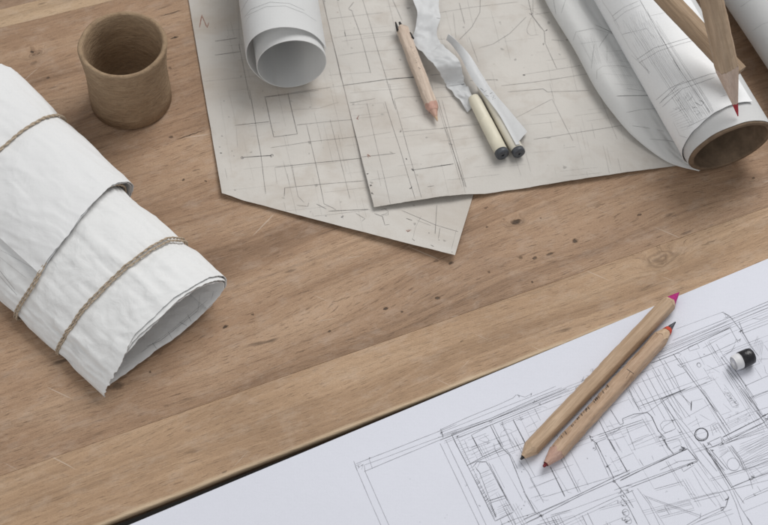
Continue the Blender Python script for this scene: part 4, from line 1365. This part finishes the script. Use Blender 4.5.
def pencil(name, tip, tail, r, wood, cone_wood, lead, tip_len, lead_len, tail_spec=None, phase=0.0, nicks=None, label='', rnd=.35, wob=.00012, seed=0, band=None):
    """tip and tail: points of the axis; tail_spec (cone length, lead length, blunt radius, lead material, cone material) or None for a flat end"""
    tip, tail = Vector(tip), Vector(tail)
    dvec = tail - tip
    L = dvec.length
    x = dvec.normalized()
    y = Z.cross(x).normalized()
    z = x.cross(y)
    q = Matrix((x, y, z)).transposed().to_quaternion()
    root = empty(name, tip, q)
    tag(root, label, 'pencil')
    n = 48
    k = (r * 0.9) / tip_len

    def edge(a):
        return hexr(r, a + phase, rnd) / k * (1 + .10 * nz(math.cos(a) * 2.5, math.sin(a) * 2.5, seed + 3))

    def tail_edge(a):
        if tail_spec is None: return L
        kk = r * .9 / tail_spec[0]
        return L - (hexr(r, a + phase, rnd) - tail_spec[2]) / kk * (1 + .16 * nz(math.cos(a) * 2, math.sin(a) * 2, seed + 7))

    # barrel
    rows = 200
    V = []
    for i in range(rows + 1):
        u = i / rows
        for j in range(n):
            a = 2 * math.pi * j / n
            s = lerp(edge(a), tail_edge(a), u)
            rr = hexr(r, a + phase, rnd) + wob * nz(s * 120, math.cos(a) * 2, math.sin(a) * 2 + seed) + wob * .6 * nz(s * 400, math.cos(a) * 5, math.sin(a) * 5 + seed)
            if nicks:
                for (na, n0, n1, cnt, dep) in nicks:
                    da = (a - na + math.pi) % (2 * math.pi) - math.pi
                    if abs(da) < .75 and n0 < s < n1:
                        ph = (s - n0) / (n1 - n0) * cnt
                        fr = ph - math.floor(ph)
                        hh = max(0, .30 + .70 * math.sin(math.floor(ph) * 12.9 + cnt))
                        fr += .25 * math.sin(math.floor(ph) * 5.3)
                        rr -= dep * hh * max(0, 1 - abs(fr - .5) * 3.2) * (1 - (da / .75) ** 2)
            V.append(Vector((s, rr * math.cos(a), rr * math.sin(a))))
    F = []
    for i in range(rows):
        for j in range(n):
            b, c = i * n + j, i * n + (j + 1) % n
            F.append((b, b + n, c + n, c))
    if tail_spec is None: F.append(tuple(rows * n + j for j in range(n)))
    mk('barrel', V, F, wood, root, local=True)

    def cone(nm, m, fa, fb, ra, rb, rows=10, cap_a=False, rough=.00006):
        V, F = [], []
        for i in range(rows + 1):
            u = i / rows
            for j in range(n):
                a = 2 * math.pi * j / n
                s = lerp(fa(a), fb(a), u)
                rr = lerp(ra(a), rb(a), u) + rough * nz(s * 500, math.cos(a) * 4, math.sin(a) * 4 + seed) * (1 if 0 < i < rows else 0)
                V.append(Vector((s, rr * math.cos(a), rr * math.sin(a))))
        for i in range(rows):
            for j in range(n):
                b, c = i * n + j, i * n + (j + 1) % n
                F.append((b, b + n, c + n, c))
        if nm.endswith('lead'):
            F.append(tuple(range(n))[::-1])
            F.append(tuple(rows * n + j for j in range(n)))
        xs0 = sum(v.x for v in V[:n]); xs1 = sum(v.x for v in V[-n:])
        if xs0 > xs1: F = [f[::-1] for f in F]
        return mk(nm, V, F, m, root, local=True)

    lead_edge = lambda a: lead_len * (1 + .14 * nz(math.cos(a) * 1.5, math.sin(a) * 1.5, seed + 1))
    cone('sharpened_cone', cone_wood, lead_edge, edge, lambda a: k * lead_edge(a), lambda a: hexr(r, a + phase, rnd))
    cone('lead', lead, lambda a: 0.0, lead_edge, lambda a: .00025, lambda a: k * lead_edge(a) * .985, rows=8, rough=.00008)
    if band:
        cone('colour_band', band[0], lambda a: band[1] * (1 + .12 * nz(math.cos(a) * 2, math.sin(a) * 2, 4)), lambda a: band[2] * (1 + .2 * nz(math.cos(a) * 2, math.sin(a) * 2, 9)),
             lambda a: k * band[1] + .00016, lambda a: k * band[2] + .00016, rows=3)
    if tail_spec:
        cl, ll, br, lm, cm = tail_spec
        kk = (r * .9) / cl
        te = tail_edge
        le = lambda a: L
        cone('tail_cone', cm, te, le, lambda a: hexr(r, a + phase, rnd), lambda a: br, rough=.00015)
        cone('tail_lead', lm, le, lambda a: L + ll, lambda a: br * .72, lambda a: br * .45, rows=3)
    return root


NAT = grain_mat('natural_pencil_wood', (0.43, 0.295, 0.19), (0.58, 0.425, 0.295))
NAT2 = grain_mat('tan_pencil_wood', (0.44, 0.295, 0.195), (0.58, 0.42, 0.30), dark=(0.28, 0.165, 0.095))
CONEW = grain_mat('cut_pencil_wood', (0.52, 0.365, 0.24), (0.63, 0.465, 0.325))
PINKW = grain_mat('pink_cut_wood', (0.50, 0.30, 0.235), (0.60, 0.40, 0.32))
BIGW = grain_mat('oak_pencil_wood', (0.38, 0.275, 0.185), (0.53, 0.40, 0.285), k=.55, bump=.5)
BIGW2 = grain_mat('dark_oak_pencil_wood', (0.30, 0.21, 0.135), (0.44, 0.32, 0.215), k=.55, bump=.5)
PALEC = grain_mat('pale_cut_wood', (0.53, 0.40, 0.32), (0.62, 0.50, 0.42), k=.8)
MAGENTA = plain_mat('magenta_lead', (0.40, 0.020, 0.17), 0.5, .2, 700, .15)
GRAPH = plain_mat('dark_graphite', (0.045, 0.047, 0.058), 0.42, .3, 700, .2, .5)
RED = plain_mat('orange_red_lead', (0.50, 0.060, 0.030), 0.6, .2, 500, .1)
CRIM = plain_mat('crimson_lead', (0.36, 0.030, 0.040), 0.55, .2, 700, .2)
DKRED = plain_mat('dark_red_lead', (0.17, 0.018, 0.022), 0.5, .2, 500, .1)
SKIN = grain_mat('flesh_pencil_wood', (0.56, 0.45, 0.365), (0.66, 0.545, 0.45), dark=(0.48, 0.365, 0.29))
ROSE = plain_mat('rose_paint', (0.52, 0.31, 0.25), .6, .15, 400, .1)
BLK = plain_mat('black_lead', (0.018, 0.016, 0.016), 0.5, .3, 500, .2, .4)

RP = .0041
zc = RP * .9 + .0006
pencil('pencil', P(679, 292.5, zc + .0006), P(523, 457, zc), RP, NAT, CONEW, MAGENTA, .0085, .0070, (.0080, .0016, .0011, BLK, CONEW), phase=.26, seed=1,
       label='natural wood pencil with a bright magenta tip, on the house sketch', rnd=.45, nicks=[(2.9, .040, .085, 6, .0003)])
pencil('pencil', P(675.5, 322, zc), P(546, 464, zc), RP, NAT2, CONEW, GRAPH, .0120, .0052, (.0125, .0018, .0014, DKRED, PINKW), phase=.1, seed=4,
       label='notched wood pencil with dark grey tip and red ring, on the house sketch', rnd=.35,
       nicks=[(2.7, .050, .094, 9, .0007), (2.2, .012, .044, 3, .0005)], wob=.00030, band=(RED, .0054, .0076))



def cut_marks(root, marks):
    """short dark knife cuts on a barrel"""
    bar = [c for c in root.children if c.name.startswith('barrel')][0]
    mw = Matrix.Translation(root.location) @ root.rotation_quaternion.to_matrix().to_4x4()
    dr = Drawing(bvh_of([mw @ v.co for v in bar.data.vertices], [tuple(p.vertices) for p in bar.data.polygons]), .00006)
    for (x0, y0, x1, y1, w, t) in marks: dr.line([(x0, y0), (x1, y1)], w, t, .25, .9)
    o = mk('cut_mark', [mw.inverted() @ v for v in dr.V], dr.F, INK, root, local=True)
    o['kind'] = 'stuff'
    at = o.data.attributes.new('tone', 'FLOAT', 'POINT')
    at.data.foreach_set('value', dr.T)


PEN2 = [o for o in bpy.data.objects if o.get('label', '').startswith('notched wood')][0]
mm = []
for k in range(26):
    u = random.random()
    x, y = lerp(556, 607, u), lerp(440, 385, u)
    l_ = random.uniform(1.5, 4.5)
    mm.append((x - .5, y - 1.5, x + l_ * .55, y + l_ * .75, random.uniform(.3, .8), random.uniform(.6, 1)))
cut_marks(PEN2, mm + [(627, 369, 634, 374, .4, .7), (630, 371, 626, 379, .3, .5)])

# small pencil on the old plan
zp = .0012 + .0034
pencil('pencil', P(437.5, 121, zp), P(401, 26, zp), .0035, SKIN, PINKW, CONEW, .0105, .0030, (.004, .0028, .0013, BLK, SKIN), phase=.3, seed=9,
       label='short pinkish pencil with rosy collar and split black end, on the stained plan', rnd=.5, band=(ROSE, .0072, .0112), wob=.00025)


def lead_stub():
    small = [o for o in bpy.data.objects if o.get('label', '').startswith('short pinkish')][0]
    L = (P(401, 26, zp) - P(437.5, 121, zp)).length
    for (s, y, zz, ln, r) in ((L - .004, .0026, .0012, .0062, .0011), (L - .0115, -.0033, .0012, .0045, .0009)):
        V, F = tube_along([Vector((s, y, zz)), Vector((s + ln * .5, y * 1.02, zz)), Vector((s + ln, y * .95, zz + .0003))], lambda u, r=r: r * (1 - .65 * u), 8)
        mk('lead', V, F, BLK, small, local=True)
    bar = [c for c in small.children if c.name.startswith('barrel')][0]
    mw = Matrix.Translation(small.location) @ small.rotation_quaternion.to_matrix().to_4x4()
    tree = bvh_of([mw @ v.co for v in bar.data.vertices], [tuple(p.vertices) for p in bar.data.polygons])
    dr = Drawing(tree, .00006)
    # worn lettering along the barrel, no longer readable
    dr.crop(310, 0, 4.775, [([(478, 222), (490, 232)], .35, .9), ([(484, 236), (494, 228)], .3, .9), ([(488, 250), (498, 244), (494, 258)], .3, .9), ([(494, 268), (506, 262)], .35, .9), ([(498, 282), (508, 276), (506, 290)], .3, .9), ([(506, 300), (516, 294)], .35, .8), ([(516, 322), (526, 328), (520, 332)], .45, .95)])
    V = [mw.inverted() @ v for v in dr.V]
    o = mk('lettering', V, dr.F, LETTER, small, local=True)
    o['kind'] = 'stuff'
    at = o.data.attributes.new('tone', 'FLOAT', 'POINT')
    at.data.foreach_set('value', dr.T)


lead_stub()

# two jumbo pencils lying over the tube
def big_pencils():
    rb, ra = .0056, .0062
    al = math.radians(52)                                     # where on the tube's right shoulder they rest
    nrm = TSD * math.cos(al) + Z * math.sin(al)
    c = TO + nrm * (RT_ + .0016 + rb)
    pencil('jumbo_pencil', on_plane(634, -36, c, nrm), on_plane(738, 74, c, nrm), rb, BIGW2, PALEC, CRIM, .016, .005, None, phase=.2, seed=14,
           label='dark oak jumbo pencil lying under the red-tipped one on the tube', rnd=.7)
    # second one: its point rests on the drawing, its barrel on the first pencil
    c_t = TO + nrm * (RT_ + .0012)
    tip = on_plane(740, 107.5, c_t, nrm)
    hit = TO + TSD * (tip - TO).dot(TSD) + Z * (tip - TO).z - TAX * (-(tip - TO).dot(TAX))
    rad = (hit - TO); rad = rad - TAX * rad.dot(TAX)
    tip = tip - rad.normalized() * (rad.length - RT_ - .0012)
    c_x = TO + nrm * (RT_ + .0016 + 2 * rb + ra + .0004)
    mid = on_plane(722, 46, c_x, nrm)
    dirn = (mid - tip).normalized()
    pencil('jumbo_pencil', tip, tip + dirn * .150, ra, BIGW, PALEC, CRIM, .0265, .0075, None, phase=.1, seed=17,
           label='large oak pencil with crimson tip resting on the wrapped tube', rnd=.6, wob=.0003)


big_pencils()

# ================================================================== MARKERS, RIBBON, STUB
CREAM = plain_mat('cream_marker_plastic', (0.66, 0.62, 0.50), .45, .06, 90, .05, .4)
CREAM2 = plain_mat('ivory_marker_plastic', (0.68, 0.645, 0.56), .45, .06, 90, .05, .4)
GREYC = plain_mat('charcoal_cap', (0.065, 0.07, 0.08), .45, .25, 500, .2, .45)
STRIP = paper_mat('translucent_strip', (0.80, 0.81, 0.82), .04, crink=.18, rough=.35, trans=.35, seed=12.0)


def marker(a, b, r, m, label, joint=None, z0=.0012):
    A = P(a[0], a[1], z0 + r); B = P(b[0], b[1], z0 + r)
    dv = (B - A); L = dv.length; x = dv.normalized()
    q = Matrix((x, Z.cross(x), Z)).transposed().to_quaternion()
    root = empty('marker', A, q)
    tag(root, label, 'marker')

    def lathe(nm, prof, mat, n=40):
        V = []
        for s, rr in prof:
            for j in range(n):
                w = 2 * math.pi * j / n
                V.append(Vector((s, rr * math.cos(w), rr * math.sin(w))))
        F = []
        for i in range(len(prof) - 1):
            for j in range(n):
                p0, p1 = i * n + j, i * n + (j + 1) % n
                F.append((p0, p0 + n, p1 + n, p1)[::-1])
        F = [f[::-1] for f in F]
        F.append(tuple(range(n))[::-1])
        F.append(tuple((len(prof) - 1) * n + j for j in range(n)))
        o = mk(nm, V, F, mat, root, local=True)
        return o
    j = joint if joint else .5
    lathe('barrel', [(0, r * .55), (.0006, r * .80), (.003, r * .88), (L * .1, r * .92), (L * j - .0004, r * .95), (L * j, r * .90), (L * j + .0005, r * .98), (L * .75, r * 1.0), (L - .0022, r * .99)], m)
    lathe('end_cap', [(L - .0021, r * .90), (L - .0020, r * 1.01), (L - .0004, r * 1.01), (L + .0006, r * .93), (L + .0009, r * .6), (L + .0007, r * .15)], GREYC)
    return root


mk1 = marker((473, 97), (502.5, 154.5), .0036, CREAM, 'cream marker with charcoal end, its joint showing, beside the wrapped one', .42, z0=.0014)
mk2 = marker((481, 84), (519, 153), .0034, CREAM2, 'ivory marker with charcoal end, half wrapped in white paper', .5, z0=.0014)


def wrapper():
    """white paper tab wound on the second marker, running out to a curled tail and a loose flap"""
    root = empty('paper_wrapper', P(490, 95, 0))
    tag(root, 'torn white paper wrapper around the ivory marker, with curled tail', 'paper scrap')
    ctr = [(447, 37, 5.0), (455, 44, 6.5), (465, 56, 8.5), (473, 69, 9.5), (481, 82, 9.2), (489, 97, 8.9), (499, 114, 8.8), (509, 132, 8.7), (516, 145, 8.5)]
    n = 80
    cs = catmull(ctr, n + 1)
    x0 = (P(519, 153) - P(481, 84)).normalized()
    sd = Vector((x0.y, -x0.x, 0))
    if sd.x < 0: sd = -sd
    G = []
    r = .0039
    for i in range(n + 1):
        u = i / n
        c = P(cs[i][0], cs[i][1], cs[i][2] * .001)
        wl = lerp(.0004, .0030, sstep(0, .45, u)) * lerp(1, .0, sstep(.45, .80, u))
        flap = .0088 * max(0, min((u - .52) / .34, (.965 - u) / .10)) ** 1.15 if .52 < u < .965 else 0.0
        wr_ = lerp(.0008, .0030, sstep(0, .4, u)) * lerp(1, .75, sstep(.6, .9, u)) + flap
        row = []
        for j in range(25):
            v = lerp(-wl, wr_, j / 24)
            if v <= 0:
                dz = -v * v / (2 * r) * 1.0
            elif v < .003:
                dz = -v * v / (2 * r)
            else:
                dz = -.003 ** 2 / (2 * r) - (v - .003) * .62
            tw = .0014 * sstep(.5, 0, u) * (j / 24 - .5) * 3
            p = c + sd * v + Z * (dz + tw + .0004 * nz(u * 9, v * 300, 3))
            p.z = max(p.z, .0018)
            row.append(p)
        G.append(row)
    v, f = thick_grid([q[::-1] for q in G], .00025)
    mk('sheet', v, f, STRIP, root)
    dr = Drawing(bvh_of(v, f), .0001)
    dr.crop(430, 0, 4.77, [([(268, 415), (285, 410)], .3, .85), ([(240, 420), (255, 432)], .35, .85), ([(258, 440), (270, 432)], .3, .85), ([(285, 448), (296, 442)], .4, .9), ([(265, 455), (280, 460)], .3, .85), ([(290, 462), (306, 455), (300, 470)], .3, .85), ([(298, 476), (312, 470)], .3, .85), ([(292, 422), (304, 416)], .25, .8)])
    dr.build('lettering', LETTER, root)


wrapper()


def ribbon():
    root = empty('paper_strip', P(436, 50, 0))
    tag(root, 'wavy translucent paper strip unrolling beside the short pinkish pencil', 'paper scrap')
    # left edge and right edge of the strip with heights in mm
    Lk = [(404, -40, 4), (411, -8, 8), (417, 16, 7), (413, 40, 1.8), (424, 55, 6), (435, 66, 9), (444, 80, 3.0), (446, 86, 1.6), (456, 97, 3.0), (468, 112, 1.8)]
    Rk = [(432, -40, 2), (438, -8, 3), (440, 15, 4), (437, 38, 3.5), (449, 50, 9), (460, 62, 12), (464, 76, 5), (466, 85, 2.6), (474, 97, 4.5), (477, 104, 2.4)]
    n = 110
    La, Ra = catmull(Lk, n + 1), catmull(Rk, n + 1)
    G = []
    for i in range(n + 1):
        a = P(La[i][0], La[i][1], La[i][2] * .001)
        b = P(Ra[i][0], Ra[i][1], Ra[i][2] * .001)
        row = []
        for j in range(17):
            v = j / 16
            p = lerp(a, b, v)
            p.z += .0012 * math.sin(math.pi * v) * math.sin(i / n * 15) + .0012 * nz(i * .16, v * 2.2) + .0007 * nz(i * .4, v * 5, 3)
            p += Vector((.0012 * nz(i * .15, 3.3 + v), .0006 * nz(i * .3, 9.3 + v), 0))
            p.z = max(p.z, .0015)
            row.append(p)
        G.append(row)
    v, f = thick_grid([q[::-1] for q in G], .00022)
    mk('sheet', v, f, STRIP, root)
    dr = Drawing(bvh_of(v, f), .0001)
    dr.crop(430, 0, 4.77, [([(85, 412), (130, 405), (165, 402)], .3, .5), ([(150, 405), (165, 400)], .6, .9), ([(20, 240), (34, 228)], .4, .7), ([(30, 85), (48, 88)], .5, .6), ([(45, 160), (48, 190)], .25, .5)])
    dr.build('lettering', LETTER, root)


ribbon()


def stub():
    r = .0041
    z0 = .0008
    A, B = P(738, 361.5, z0 + r), P(749.5, 356.5, z0 + r)
    dv = B - A; L = dv.length; x = dv.normalized()
    q = Matrix((x, Z.cross(x), Z)).transposed().to_quaternion()
    root = empty('pen_stub', A, q)
    tag(root, 'short white pen stub with a glossy black end, alone on the sketch', 'pen')
    n = 40

    def lathe(nm, prof, mat):
        V = [Vector((s, rr * math.cos(2 * math.pi * j / n), rr * math.sin(2 * math.pi * j / n))) for s, rr in prof for j in range(n)]
        F = [(i * n + j, (i + 1) * n + j, (i + 1) * n + (j + 1) % n, i * n + (j + 1) % n) for i in range(len(prof) - 1) for j in range(n)]
        F.append(tuple(range(n))[::-1])
        F.append(tuple((len(prof) - 1) * n + j for j in range(n)))
        return mk(nm, V, F, mat, root, local=True)
    lathe('barrel', [(-.0025, r * .80), (-.002, r * .9), (0, r * .93), (L * .24, r * .95)], WHITEP)
    lathe('cap', [(L * .20, r * .96), (L * .23, r * 1.02), (L * .95, r * 1.02), (L + .0012, r * .95), (L + .0018, r * .75), (L + .0015, r * .3), (L + .0002, r * .12)], BLKG)


WHITEP = plain_mat('white_plastic', (0.72, 0.72, 0.74), .45, .05, 200, .05, .4)
BLKG = plain_mat('black_rubber', (0.012, 0.012, 0.015), .30, .3, 600, .4, .5)
stub()
